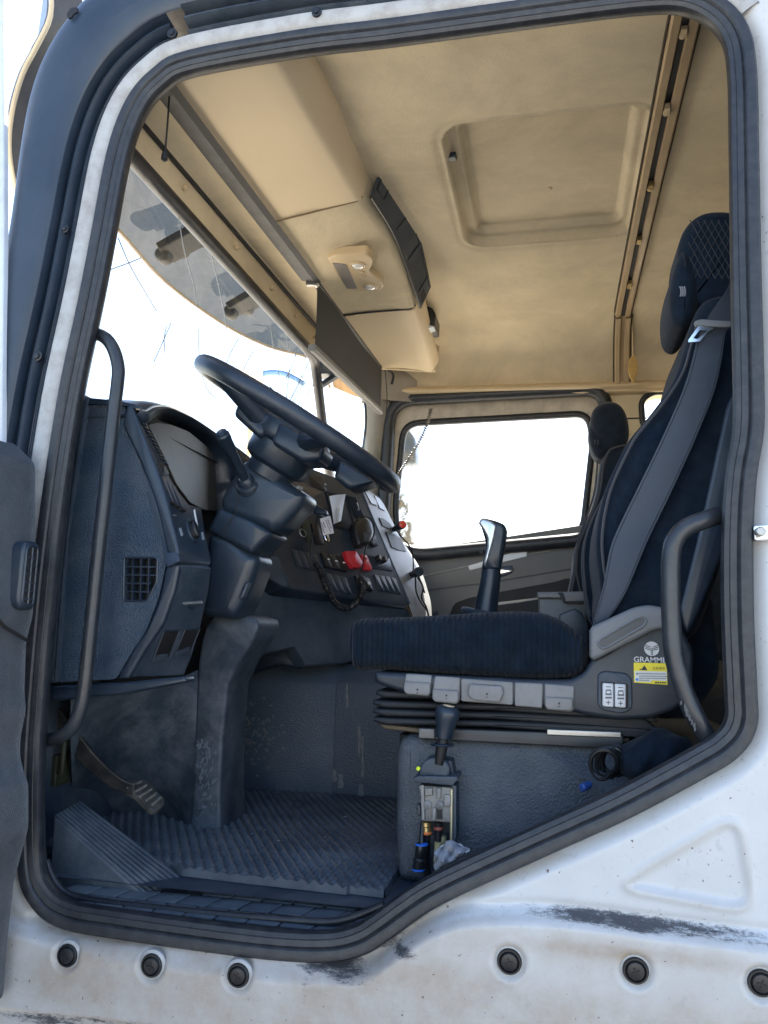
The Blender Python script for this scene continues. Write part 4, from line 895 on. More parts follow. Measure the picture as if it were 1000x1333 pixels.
# rocker pair with surround
sr = plate('switch_surround', [(778, 878), (786, 873), (816, 876), (823, 884), (824, 918), (820, 926), (808, 929), (785, 925), (778, 918)], 1.624, .02, .004, plast_d, seat, .006)
plate('switch_well', [(782, 887), (818, 890), (818, 923), (783, 920)], 1.6225, .006, .0008, black, sr, .003)
for k, u0 in enumerate((784.5, 800.5)):
    kb = plate('white_rocker', [(u0, 889 + k), (u0 + 14.5, 890 + k), (u0 + 14.5, 921 + k * .6), (u0, 919.5 + k)], 1.616, .012, .003, white_pl, sr, .003)
    fk = FY(1.6155); c = u0 + 7.5
    q = MB()
    def bar(u, v, hu, hv): q.box(fk.p(*fk.px(u, v), 0), (1, 0, 0), (0, 1, 0), (0, 0, 1), hu / 640, .0004, hv / 640)
    bar(c, 894 + k, 3, .5); bar(c, 914.5 + k, 2.6, .5); bar(c, 914.5 + k, .5, 2.6)
    q.puff(rnd(fk.pp([(c - 4, 905 + k), (c - 3, 897.5 + k), (c + 3.5, 897.5 + k), (c + 4.5, 905 + k)]), .001), fk, .001); q.puff(rnd(fk.pp([(c - 4, 907 + k), (c + 4.5, 907 + k), (c + 4.5, 909.5 + k), (c - 4, 909.5 + k)]), .001), fk, .001)
    obj('rocker_symbol', q, M('symbol_grey', (.12, .12, .14), .5), kb)
    q = MB(); q.puff(rnd(fk.pp([(c - 2, 899.5 + k), (c + 2.5, 899.5 + k), (c + 3, 902.5 + k), (c - 2.5, 902.5 + k)]), .0008), fk.shift(.0006), .001); obj('symbol_window', q, white_pl, kb)
# maker's roundel, lettering and yellow warning label
fm = FY(1.6285); c = fm.px(848.5, 844.5); r_ = .0138
b = MB(); b.puff([c + r_ * V(math.cos(t), math.sin(t)) for t in np.linspace(0, 2 * math.pi, 41)[:-1]], fm, .001); rd = obj('roundel', b, M('label_grey_white', (.60, .61, .62), .5), seat)
b = MB()
for s_ in (-1, 1):
    for k in range(3):
        a0 = c + V(s_ * .001, -.0005 - k * .003) + V(0, .0035); e0 = c + V(s_ * (.0128 - k * .0004), .0075 - k * .0036)
        m0 = a0 * .55 + e0 * .45 + V(0, -.0003); mm = [fm.p(*a0, .0008), fm.p(*m0, .0008), fm.p(*e0, .0008)]; b.tube(mm, [.0004, .00075, .00075], 5)
for dx_ in (-.0011, .0011): b.tube([fm.p(*(c + V(dx_, -.012)), .0008), fm.p(*(c + V(dx_, .001)), .0008)], .0005, 5)
obj('roundel_lines', b, ink, rd)
p = fm.px(825, 861.5); text('GRAMMER', .0146, fm, p[0], p[1], rd.data.materials[0], 'maker_lettering', seat, .0003, .0002, 1.02)
lab_px = [(825, 862.5), (868, 863.5), (869, 891.5), (825.5, 888.5)]
b = MB(); b.puff(fm.pp(lab_px), fm, .0008); lbl = obj('warning_label', b, yellow, seat)
fm2 = fm.shift(.0004); b = MB(); b.puff(fm2.pp([(826.5, 873.3), (868, 874.3), (868.3, 886.5), (849, 885.5), (847, 888), (826.7, 887)]), fm2, .0005); obj('label_text_field', b, M('label_white', (.70, .70, .66), .5), lbl)
fm3 = fm.shift(.0009); q = MB(); q.puff(fm3.pp([(839, 866), (843, 872.6), (834.5, 872.2)]), fm3, .0004); q.box(fm3.p(*fm3.px(834, 871.3)), (1, 0, 0), (0, 1, 0), (0, 0, 1), .002, .0004, .0008); obj('warning_triangle', q, ink, lbl)
p = fm3.px(849.5, 872); text('注意事项', .0058, fm3, p[0], p[1] + .0012, M('label_ink', (.16, .14, .04), .6), 'label_heading', lbl, .0001)
q = MB()
for u0, u1, v_ in [(828, 866, 876.6), (832, 867, 879.8), (832, 866, 882.6), (832, 845, 885.4)]:
    u = u0
    while u < u1:
        l_ = rng.uniform(.5, 1.3); q.box(fm3.p(*fm3.px(u + l_ / 2, v_ + (u - 825) * .02)), (1, 0, 0), (0, 1, 0), (0, 0, 1), l_ / 1280, .0002, .0011); u += l_ + .45
obj('label_text', q, M('label_ink_fine', (.25, .25, .27), .6), lbl)
q = MB(); 
for u_, v_ in [(829.3, 884.6)]: q.lathe(fm3.p(*fm3.px(u_, v_), -.0002), fm3.n, [(.0027, 0), (.0027, .0006)], 14)
obj('label_dot', q, M('label_blue', (.05, .25, .7), .5), lbl)
q = MB()
for u_, v_ in [(829.6, 877.7)]: q.lathe(fm3.p(*fm3.px(u_, v_), -.0002), fm3.n, [(.0012, 0), (.0012, .0006)], 10)
for k in range(5): q.box(fm3.p(*fm3.px(854 + k * 3, 888.4 + k * .1)), (1, 0, 0), (0, 1, 0), (0, 0, 1), .0016, .0003, .0013)
obj('label_mark', q, ink, lbl)
# bellows, rails
for k, v in enumerate((898, 911, 922, 933)):
    u0 = 486 if k else 490; o_ = plate('bellows_fold', [(u0, v), (530, v + 2), (640, v + 5), (840, v + 12), (860, v + 30), (640, v + 14), (500, v + 11), (u0 - 2, v + 6)], 1.66 + .004 * (k % 2), .40, .007, bell_m, seat, .008, .006)
plate('bellows_bottom', [(492, 942), (560, 949), (700, 955), (820, 960), (820, 967), (560, 956), (500, 949)], 1.68, .36, .004, M('bellows_edge', (.10, .075, .045), .6), seat, .004)
plate('seat_rail', [(545, 947), (812, 957), (811, 976), (545, 962)], 1.655, .05, .003, M('rail_steel_dark', (.045, .048, .052), .45, metal=.5, var=.2, vs=20), seat, .003)
plate('rail_slider', [(712, 949), (809, 953), (809, 961), (712, 957)], 1.648, .03, .002, steel, seat, .002)
plate('rail_end', [(545, 948), (566, 949), (566, 962), (545, 961)], 1.648, .02, .002, M('rail_grey', (.13, .13, .13), .45, metal=.4), seat, .003)
plate('under_seat_frame', [(520, 955), (860, 970), (870, 1000), (520, 985)], 1.74, .30, .005, black, seat, .004)
b = MB()
plate('rear_side_shell', [(880, 800), (930, 770), (940, 880), (905, 935), (850, 938), (885, 900)], 1.72, .30, .02, fabric, seat, .03)

# seat box: vinyl-covered pedestal the seat rails stand on
sbx = thing('seat_box', 'grained dark vinyl box carrying the driver seat and brake valve', 'seat box', (.1, 1.9, 1.352))
fx = FY(1.668)
b = MB(); b.puff(rnd(fx.pp([(517, 1150), (513, 1080), (515, 985), (518, 966), (530, 957), (560, 958), (700, 964), (1010, 978), (1010, 1170)]), .02, 6), fx, .60, .030, .02, nb=6); obj('box_cover', b, boxvin, sbx, angle=85)

# safety belt over the seat side
belt = thing('seat_belt', 'grey blue safety belt with steel tongue hanging down the driver backrest', 'seat belt', (.25, 1.6, 2.3))
b = MB()
def ribbon(pts):
    rows = []
    for (ua, va, ub, vb, Y_) in pts:
        a, c = at(ua, va, Y_), at(ub, vb, Y_ + .004); rows.append([a, a * .5 + c * .5 + V(0, -.0008, 0), c])
    return [list(r) for r in cr([np.array(r) for r in rows], 6)]
b.rows(ribbon([(908, 440, 944, 436, 1.597), (892, 500, 932, 502, 1.603), (862, 570, 904, 574, 1.612), (828, 640, 872, 644, 1.618), (797, 706, 842, 706, 1.622), (786, 760, 815, 770, 1.622), (772, 812, 792, 806, 1.63), (766, 822, 778, 822, 1.64)])); bs_ = obj('belt_strap', b, belt_m, belt, solid=.0016, fix=False, angle=60)
q = MB(); P_ = np.array(b.v).reshape(-1, 3, 3)
for f_ in (.07, .93): q.tube([r_[0] * (1 - f_) + r_[2] * f_ + V(0, -.0014, 0) for r_ in P_], .0009, 5)
obj('woven_edge', q, M('belt_edge', (.02, .028, .042), .7), bs_)
b = MB(); b.rows(ribbon([(958, 352, 1000, 352, 1.50), (946, 378, 980, 382, 1.54), (925, 408, 960, 416, 1.575), (914, 430, 946, 430, 1.592), (907, 446, 944, 438, 1.598)])); obj('belt_upper', b, belt_m, belt, solid=.0016, fix=False, angle=60)
ft = Frame(at(925, 430, 1.585), at(950, 422, 1.585) - at(905, 421, 1.585), (0, 0, 1))
b = MB(); b.puff(rnd(ft.pp([(903, 419), (912, 416), (951, 418), (955, 424), (948, 427), (906, 425)]), .004), ft.shift(.004), .010, .003); tg = obj('tongue_grip', b, greylev, belt)
tp_ = ft.pp([(909, 425), (930, 427), (920, 434), (911, 445), (896, 446), (896, 443)]); th_ = ft.pp([(911, 430), (921, 431), (908, 442), (902, 441)])
bm = bmesh.new(); es = []
for lp in (tp_, th_):
    vs = [bm.verts.new(ft.p(x, y, .001)) for x, y in lp]; es += [bm.edges.new((vs[i], vs[(i + 1) % len(vs)])) for i in range(len(vs))]
bmesh.ops.triangle_fill(bm, use_beauty=True, edges=es); bm.verts.index_update(); b = MB(); b.add([v.co for v in bm.verts], [[v.index for v in f_.verts] for f_ in bm.faces]); bm.free()
obj('tongue', b, chrome, belt, solid=.003, fix=False)

# ------------------------------------------------------------------ passenger seat and the box between the seats
ps_ = thing('passenger_seat', 'dark passenger seat with oval headrest in front of the far window', 'seat', (.25, 2.95, 1.75))
fp = FY(2.72)
b = MB(); b.puff(cr(fp.pp([(772, 560), (769, 545), (773, 530), (785, 521), (800, 520), (812, 528), (819, 545), (820, 565), (815, 577), (800, 582), (784, 574)]), 4, True), fp, .17, .04, .05, nb=6); ph = obj('headrest', b, fabric_p, ps_, angle=85)
b = MB(); b.puff(cr(FY(2.74).pp([(772, 540), (767, 556), (768, 574), (774, 590), (783, 596), (796, 590), (800, 570), (780, 545)]), 4, True), FY(2.74), .14, .03, .04, nb=5); obj('headrest_front', b, fabric_p, ph, angle=85)
b = MB(); fe = FY(2.725)
for du in (0, 4): b.tube([fe.p(*fe.px(773 + du + 1.5 * math.sin(t), 577 - 3 * math.cos(t)), .014) for t in np.linspace(.2, 2.6, 6)], .0016, 5)
obj('embroidered_mark', b, piping, ph)
pb = [(740, 775), (746, 740), (748, 715), (757, 690), (770, 662), (778, 635), (782, 605), (790, 585), (803, 578), (822, 578), (850, 600), (850, 700), (840, 790), (800, 810), (755, 806), (748, 796)]
b = MB(); b.puff(cr(fp.pp(pb), 4, True), fp, .46, .04, .05, nb=5); pbk = obj('backrest', b, fabric_p, ps_, angle=85)
b = MB(); b.tube([fp.p(x, z, .001) for x, z in inset(cr(fp.pp(pb), 4, True), .010)][0:40], .0035, 6); obj('piping', b, piping, pbk)
b = MB(); b.tube(cr([fp.p(*fp.px(u, v), .001) for u, v in [(778, 600), (774, 640), (764, 672), (752, 706), (750, 740), (758, 780)]], 5), .0035, 6); obj('piping', b, piping, pbk)
plate('cushion', [(660, 830), (668, 800), (730, 796), (770, 800), (800, 830), (780, 870), (670, 870)], 2.74, .48, .04, fabric_p, ps_, .04, .04, angle=85)
plate('seat_stand', [(690, 850), (800, 850), (800, 900), (690, 900)], 2.80, .36, .01, plast_s, ps_, .02)
bx = thing('storage_box', 'grey plastic storage box with hinged lid between the two seats', 'storage box', (.0, 2.35, 1.75))
plate('box_body', [(701, 776), (764, 776), (764, 880), (701, 880)], 2.30, .30, .006, M('box_grey_plastic', (.09, .092, .096), .4, var=.15, dust=DUST, da=.2), bx, .008)
plate('box_lid', [(699, 771), (764, 770), (768, 772), (768, 786), (736, 786), (734, 779), (700, 779)], 2.285, .33, .004, M('box_lid_grey', (.10, .102, .106), .38, var=.15, dust=DUST, da=.25), bx, .005)
plate('box_catch', [(726, 771), (733, 771), (737, 782), (764, 782), (764, 784.5), (734, 784.5)], 2.281, .01, .001, black, bx, .001)
plate('box_flap', [(728, 800), (748, 792), (756, 796), (766, 812), (766, 850), (730, 850)], 2.28, .04, .004, plast_s, bx, .006)

# ------------------------------------------------------------------ gear lever
gl_ = thing('gear_lever', 'gear lever with silver and black grip rising from a dark boot', 'gear lever', (-.2, 2.3, 1.78))
fg = FY(2.28)
plate('grip', [(623, 677), (628, 673), (645, 677), (657, 682), (660, 690), (657, 710), (651, 742), (626, 741), (630, 722), (632, 705), (628, 692)], 2.262, .05, .014, plast_s, gl_, .008, .012)
plate('grip_inlay', [(622, 680), (628, 674), (640, 678), (647, 684), (644, 700), (638, 722), (632, 738), (629, 734), (634, 712), (634, 700), (629, 690)], 2.257, .03, .007, silver, gl_, .007)
plate('range_switch', [(622, 716), (630, 715), (630, 721), (624, 721)], 2.266, .02, .003, black, gl_, .002)
b = MB(); secs = [[(627, 741), (652, 742)], [(626, 750), (652, 751)], [(624, 762), (651, 762)], [(620, 780), (649, 780)], [(616, 797), (648, 798)], [(612, 815), (652, 815)]]
rows = []
for a, c in secs:
    p, q = at(*a, 2.29), at(*c, 2.29); r_ = (q - p)[0] / 2; m_ = (p + q) / 2; rows.append([m_ + V(r_ * math.cos(t), r_ * math.sin(t) * .9, 0) for t in np.linspace(0, 2 * math.pi, 21)[:-1]])
b.rows(rows, True, True); obj('boot', b, plast_s, gl_, angle=60)
b = MB(); p = at(632, 800, 2.30); b.tube([p + V(.062 * math.cos(t), .05 * math.sin(t), -.012 * math.cos(t)) for t in np.linspace(0, 2 * math.pi, 33)[:-1]], .010, 8, closed=True); obj('boot_ring', b, plast_d, gl_)
b = MB(); b.lathe(at(632, 850, 2.30), (0, 0, 1), [(.10, -.05), (.09, .03), (.06, .06)], 24); obj('gear_turret', b, plast_s, gl_)

# ------------------------------------------------------------------ grab handles
def handle(name, label, pts, rad, n=8):
    r = thing(name, label, 'grab handle', at(*pts[-1]), 'grab handles beside the door opening')
    P = cr([at(*p) for p in pts], n); b = MB(); b.tube(P, rad, 16); obj('bar', b, grab, r, angle=70); return r, P
h1, P1 = handle('grab_handle', 'long black tubular grab handle running down beside the dashboard end', [(108, 433, 1.475), (122, 434, 1.45), (137, 440, 1.435), (148, 455, 1.43), (154, 478, 1.43), (153, 500, 1.43), (148, 540, 1.43), (137, 640, 1.43), (126, 740, 1.43), (117, 830, 1.43), (110, 895, 1.43), (104, 925, 1.43), (94, 946, 1.432), (80, 958, 1.44), (60, 964, 1.47)], .0135)
h2, P2 = handle('grab_handle', 'bent black tubular grab handle in front of the seat side, paint chipped near its foot', [(962, 666, 1.50), (944, 669, 1.46), (920, 676, 1.44), (895, 686, 1.432), (880, 701, 1.43), (874, 722, 1.43), (873, 760, 1.43), (874, 810, 1.43), (877, 850, 1.43), (884, 880, 1.43), (894, 908, 1.43), (908, 938, 1.43), (922, 962, 1.44), (934, 985, 1.46)], .0160)
b = MB()
for (u, v, s_) in [(884, 921, 5), (887, 928, 6), (890, 934, 5), (893, 940, 4), (897, 949, 3), (879, 915, 3), (896, 944, 4)]:
    fr = FY(1.4155); ps2 = [(u + 8 + .7 * s_ * rng.uniform(.3, .7) * math.cos(t), v + s_ * rng.uniform(.8, 1.3) * math.sin(t)) for t in np.linspace(0, 6.28, 9)[:-1]]; b.puff(fr.pp(ps2), fr, .003)
obj('paint_chip', b, M('chip_grey', (.07, .072, .075), .7, var=.2, vs=60), h2)
b = MB()
for (u, v, s_) in [(118, 803, 7), (113, 840, 5)]:
    fr = FY(1.4185); ps2 = [(u + s_ * rng.uniform(.3, .6) * math.cos(t), v + s_ * rng.uniform(.7, 1.2) * math.sin(t)) for t in np.linspace(0, 6.28, 9)[:-1]]; b.puff(fr.pp(ps2), fr, .003)
obj('paint_scuff', b, M('scuff_grey', (.16, .165, .18), .6, var=.2, vs=60), h1)

# ------------------------------------------------------------------ floor mat with pyramid studs
mt_ = MB(); x0, x1, y0, y1 = -1.22, -.318, 1.555, 2.44
xs = np.arange(x0, x1, .0036); ys = np.arange(y0, y1, .0036); X, Yy = np.meshgrid(xs, ys)
def front(x): return np.interp(x, [-1.3, -.78, -.74, -.60, -.45, -.39, -.388, -.31], [1.66, 1.60, 1.574, 1.566, 1.560, 1.558, 1.566, 1.560])
Yw = np.maximum(Yy, front(X))
a = (X / .0235); c = (Yw / .0215); st_ = np.floor(c); fx_ = np.abs(((a + .5 * (st_ % 2)) % 1) - .5) * 2; fy_ = np.abs((c % 1) - .5) * 2
ZZ = 1.3660 + .0085 * np.clip(1 - np.maximum(fx_, fy_) / .80, 0, .85) + .003 * np.sin(X * 7) * np.sin(Yw * 5 + 1)
edge = (Yw <= front(X) + .004); ZZ = np.where(edge, ZZ + .0018 * np.sin(X * 190), ZZ)
rows = [[(X[i, j], Yw[i, j] , ZZ[i, j]) for j in range(len(xs))] for i in range(len(ys))]
skirt = [(x, front(x) - .002, 1.3535) for x in xs]; mt_.rows([skirt] + rows)
mt_.rows([[(r[-1][0], r[-1][1], r[-1][2]) for r in rows], [(r[-1][0] + .004, r[-1][1], 1.3535) for r in rows]])
fm_ = obj('floor_mat', mt_, matrub, fix=False, angle=40); tag(fm_, 'black studded rubber mat lying on the cab floor before the pedals', 'floor mat')
b = MB()
for (u, v, s_) in [(362, 1031, 2.6), (450, 1063, 3), (345, 1080, 1.6), (363, 1094, 2.2), (423, 1089, 1.6), (328, 1085, 1.4), (457, 1092, 1.2)]:
    p = atZ(u, v, 1.3745); b.add([p + V(s_ * .0016 * math.cos(t) * rng.uniform(.5, 1.2), s_ * .0016 * math.sin(t) * rng.uniform(.5, 1.2), 0) for t in np.linspace(0, 6.28, 7)[:-1]], [tuple(range(6))])
obj('crumb', b, paper, fm_, fix=False)

# ------------------------------------------------------------------ ribbed foot rest wedge
wd = thing('foot_rest', 'ribbed rubber foot rest wedge leaning in the corner by the sill', 'foot rest', (-.9, 1.53, 1.34))
A_, B_, C_, D_ = at(70, 1062, 1.52), at(103, 1043, 1.60), at(236, 1143, 1.575), at(188, 1166, 1.50)
n_ = unit(np.cross(B_ - A_, D_ - A_)); n_ = n_ if n_[2] > 0 else -n_
lowr = [p * V(1, 1, 0) + V(0, 0, 1.325) for p in (A_, B_, C_, D_)]
b = MB(); b.rows([[A_, B_, C_, D_], lowr], True, True); obj('wedge_body', b, wedge_m, wd, bevel=.005)
b = MB()
for k in range(8):
    t0 = (k + .18) / 8; t1 = (k + .82) / 8; q0, q1 = A_ + (B_ - A_) * t0, A_ + (B_ - A_) * t1; r0, r1 = D_ + (C_ - D_) * t0, D_ + (C_ - D_) * t1
    b.rows([[p + n_ * -.002 for p in (q0, q1, r1, r0)], [p + n_ * .0045 for p in (q0 * .99 + r0 * .01, q1 * .99 + r1 * .01, r1 * .99 + q1 * .01, r0 * .99 + q0 * .01)]], True, True)
obj('rib', b, wedge_m, wd, bevel=.0015)
# ------------------------------------------------------------------ clutch pedal
pd_ = thing('clutch_pedal', 'bare metal clutch pedal with worn ribbed pad on a rusty arm', 'pedal', at(120, 980, 1.70))
arm = cr([at(u, v, Y_) for u, v, Y_ in [(70, 930, 1.68), (95, 962, 1.69), (118, 990, 1.70), (140, 1010, 1.70), (158, 1022, 1.70), (176, 1028, 1.70)]], 5)
b = MB(); rows = []
for i, p in enumerate(arm):
    t = unit(arm[min(i + 1, len(arm) - 1)] - arm[max(i - 1, 0)]); nn = unit(np.cross(t, V(0, 1, 0))); w_ = .022 - .012 * i / len(arm)
    rows.append([p + nn * w_ + V(0, -.006, 0), p - nn * w_ + V(0, -.006, 0), p - nn * w_ + V(0, .006, 0), p + nn * w_ + V(0, .006, 0)])
b.rows(rows, True, True); obj('pedal_arm', b, M('pedal_arm_black', (.010, .011, .013), .5, var=.3, dust=(.12, .11, .09), da=.4, ds=30), pd_, bevel=.002)
b = MB(); b.tube([r[1 if np.array(r[1])[2] > np.array(r[0])[2] else 0] for r in rows][4:], .0025, 6); obj('arm_edge', b, rust, pd_)
pp_ = F3(at(158, 1024, 1.69), at(202, 1052, 1.70), at(185, 1014, 1.76))
b = MB(); b.puff(rnd(pp_.pp([(157, 1022), (166, 1016), (190, 1014), (213, 1038), (215, 1046), (204, 1055), (196, 1053), (180, 1036)]), .006), pp_, .012, .003); pad = obj('pedal_pad', b, rust, pd_)
b = MB()
for t in np.linspace(.12, .88, 5):
    p0 = np.array([160, 1024]) * (1 - t) + np.array([203, 1052]) * t; p1_ = np.array([180, 1015]) * (1 - t) + np.array([213, 1042]) * t
    b.tube([pp_.p(*pp_.px(*p0), .002), pp_.p(*pp_.px(*p1_), .002)], .0032, 6)
obj('pad_rib', b, M('pad_rib_worn', (.16, .15, .13), .7, var=.3, vs=50), pad)
b2 = MB(); fr = F3(at(290, 1040, 2.1), at(310, 1048, 2.1), at(292, 1020, 2.16)); b2.puff(rnd(fr.pp([(288, 978), (296, 980), (308, 992), (306, 998), (296, 996), (287, 990)]), .004), fr, .02, .003); bp_ = obj('brake_pedal', b2, rust); tag(bp_, 'worn brake pedal edge peeping out behind the pedestal', 'pedal')

# ------------------------------------------------------------------ hand brake valve on the seat box
hb = thing('brake_valve', 'hand brake valve with black knob, bare aluminium body and air pipes', 'brake lever', at(568, 1090, 1.63))
ax = unit(at(580, 926, 1.60) - at(570, 985, 1.60))
kb = at(577, 962, 1.61)
b = MB(); b.lathe(kb, ax, [(.010, 0), (.016, .002), (.0175, .012), (.019, .026), (.0235, .040), (.0255, .050), (.024, .058), (.017, .064), (.006, .0665)], 24); kn = obj('knob', b, plast_s, hb, angle=60)
b = MB(); tt = kb + ax * .063; b.lathe(tt, ax, [(.012, 0), (.012, .0035), (.004, .004)], 20); obj('knob_cap', b, beige, kn)
b = MB(); c = kb - ax * .012; b.lathe(c, unit(ax + V(-.15, 0, 0)), [(.010, -.002), (.022, -.001), (.0235, .001), (.022, .003), (.010, .004)], 24); obj('release_ring', b, plast_s, hb)
b = MB(); b.lathe(kb - ax * .05, ax, [(.008, 0), (.011, .02), (.012, .038), (.010, .05)], 16); obj('lever_stem', b, black, hb)
dome = [(546, 1014)] + [(566 - 20 * math.cos(t), 1004 - 18 * math.sin(t)) for t in np.linspace(.1, math.pi - .1, 12)] + [(583, 1014)]
plate('valve_housing', dome, 1.612, .05, .004, plast_d, hb, .002)
plate('housing_side', [(580, 988), (588, 990), (592, 1012), (583, 1014)], 1.625, .04, .003, plast_s, hb, .002)
plate('valve_plate', [(537, 1013), (545, 1010), (595, 1011), (596, 1015), (589, 1023), (538, 1018)], 1.600, .07, .002, plast_d, hb, .002)
vb = plate('valve_body', [(545, 1023), (588, 1025), (588, 1071), (550, 1069), (549, 1040)], 1.615, .045, .003, alu, hb, .002)
for px_ in ([(547, 1022), (552, 1022), (553, 1068), (549, 1068)], [(553, 1026), (563, 1026), (563, 1036), (553, 1036)], [(568, 1026), (574, 1026), (574, 1040), (568, 1040)], [(578, 1034), (587, 1035), (587, 1050), (578, 1050)], [(563, 1052), (568, 1052), (567, 1068), (562, 1068)]):
    plate('cast_rib', px_, 1.609, .012, .0015, alu, vb, .0015)
plate('body_recess', [(569, 1052), (576, 1053), (576, 1067), (569, 1066)], 1.6135, .004, .0003, black, vb, .001)
for (u, v, r_) in [(556.5, 1048, 5.5), (572.5, 1048, 5)]:
    q = MB(); k_ = r_ / 640; p = at(u, v, 1.612); q.lathe(p, (0, -1, 0), [(k_, 0), (k_, .004), (k_ * .75, .005), (k_ * .7, .003), (k_ * .45, .0035), (k_ * .1, .006)], 18); obj('body_screw', q, alu, vb)
plate('bracket', [(588, 1022), (594, 1023), (594, 1090), (588, 1106)], 1.618, .05, .001, plast_d, hb, .001)
plate('bracket_edge', [(586.5, 1027), (589.5, 1027), (588.5, 1104), (585.5, 1104)], 1.612, .004, .001, M('zinc_edge', (.42, .38, .25), .4, metal=.5), hb, .0008)
plate('side_lug', [(543, 1048), (548, 1047), (548, 1062), (543, 1062)], 1.625, .02, .002, plast_s, hb, .001)
b = MB(); b.lathe(at(545, 1000, 1.612), (0, -1, 0), [(.004, 0), (.004, .006), (.001, .007)], 10); obj('yellow_tag', b, M('tag_yellow', (.65, .75, .02), .5), hb)
def lath2(name, mat, a, c, prof, par=hb):
    a, c = np.array(a), np.array(c); L = np.linalg.norm(c - a); q = MB(); q.lathe(a, c - a, [(r, h * L) for r, h in prof], 14); return obj(name, q, mat, par)
lath2('fitting', brass, at(555, 1069, 1.63), at(556, 1083, 1.63), [(.007, 0), (.010, .1), (.010, .45), (.008, .5), (.009, .55), (.009, 1)])
lath2('orange_ring', orange, at(556, 1082, 1.63), at(556, 1086, 1.63), [(.009, 0), (.0105, .5), (.009, 1)])
lath2('air_pipe', gloss, at(556, 1085, 1.63), at(556, 1150, 1.66), [(.0065, 0), (.0065, 1)])
lath2('pipe_coupling', gloss, at(549, 1098, 1.615), at(545, 1134, 1.62), [(.009, 0), (.011, .05), (.011, .45), (.009, .5), (.0125, .56), (.0125, .95), (.008, 1)])
for v, uu in ((1099, 549), (1132, 545)): lath2('blue_ring', bluep, at(uu, v - 1.2, 1.616), at(uu, v + 1.4, 1.616), [(.010, 0), (.0126, .2), (.0126, .8), (.010, 1)])
lath2('air_pipe', gloss, at(550, 1070, 1.63), at(549, 1100, 1.62), [(.004, 0), (.006, 1)])
lath2('rust_ring', M('ring_red', (.25, .06, .04), .5), at(571, 1076, 1.63), at(571, 1080, 1.63), [(.009, 0), (.010, .5), (.009, 1)])
lath2('air_pipe', gloss, at(572, 1070, 1.63), at(569, 1120, 1.64), [(.008, 0), (.007, 1)])
lath2('pipe_sleeve', M('sleeve_yellow', (.28, .25, .13), .5), at(571, 1096, 1.628), at(569, 1122, 1.63), [(.0075, 0), (.0075, 1)])
lath2('pipe_sleeve', M('sleeve_olive', (.22, .21, .13), .5), at(578, 1088, 1.635), at(574, 1118, 1.64), [(.006, 0), (.006, 1)])

# rag, coiled cable, glove by the sill
b = MB(); N = 16; rows = []
for i in range(N):
    r = []
    for j in range(N):
        u = 566 + 46 * i / (N - 1); base = 1132 - 26 * i / (N - 1); top_ = 1110 - 11 * math.sin(math.pi * min(1, i / (N - 1) * 1.05) ** .8) - 4 * (i > 4)
        v = base + (top_ - base) * j / (N - 1); yy = 1.50 + .02 * math.cos(i * .9) * math.sin(j * .4) + .035 * (j / (N - 1))
        r.append(at(u, v, yy))
    rows.append(r)
b.rows(rows); rg = obj('rag', b, cloth_m, solid=.004, fix=False, sub=1); tag(rg, 'crumpled light grey rag tucked behind the sill under the brake valve', 'rag')
cb = thing('coiled_cable', 'loops of black cable lying beside the seat box with a blue plug', 'cable', at(790, 1000, 1.56))
b = MB(); pts = []
for t in np.linspace(0, 2 * math.pi * 4.2, 150):
    k = t / (2 * math.pi); pts.append(at(783 + (14 + 2.5 * math.sin(k * 2.4)) * math.cos(t + .6) + 5.2 * k, 994 + (18 + 2 * math.cos(k * 3)) * math.sin(t + .6) - 1.2 * k, 1.55 + .016 * k + .012 * math.sin(t)))
pts += [at(810, 1000, 1.61), at(830, 992, 1.63), at(850, 980, 1.64)]
b.tube(pts, .0045, 8); obj('cable', b, gloss, cb)
lath2('blue_plug', M('plug_blue', (.02, .06, .22), .35), at(757, 1026, 1.55), at(768, 1021, 1.57), [(.005, 0), (.0075, .1), (.0075, .8), (.006, 1)], cb)
b = MB(); rows = []
for i, t in enumerate(np.linspace(0, 1, 18)):
    c = at(806 + 95 * t, 990 - 16 * t + 3 * math.sin(t * 9), 1.60); ry, rz = .055 * math.sin(math.pi * min(.97, .12 + t * .85)) ** .6, .042 * math.sin(math.pi * min(.97, .1 + t * .85)) ** .5
    rows.append([c + V(0, ry * math.cos(a) * (1 + .12 * math.sin(3 * a + i)), rz * math.sin(a) * (1 + .15 * math.sin(5 * a + i * .7))) for a in np.linspace(0, 2 * math.pi, 19)[:-1]])
b.rows(rows, True, True); gv = obj('cloth_bundle', b, fabric, fix=True, sub=1, angle=180); tag(gv, 'dark cloth bundle stuffed between seat box and door opening', 'cloth')

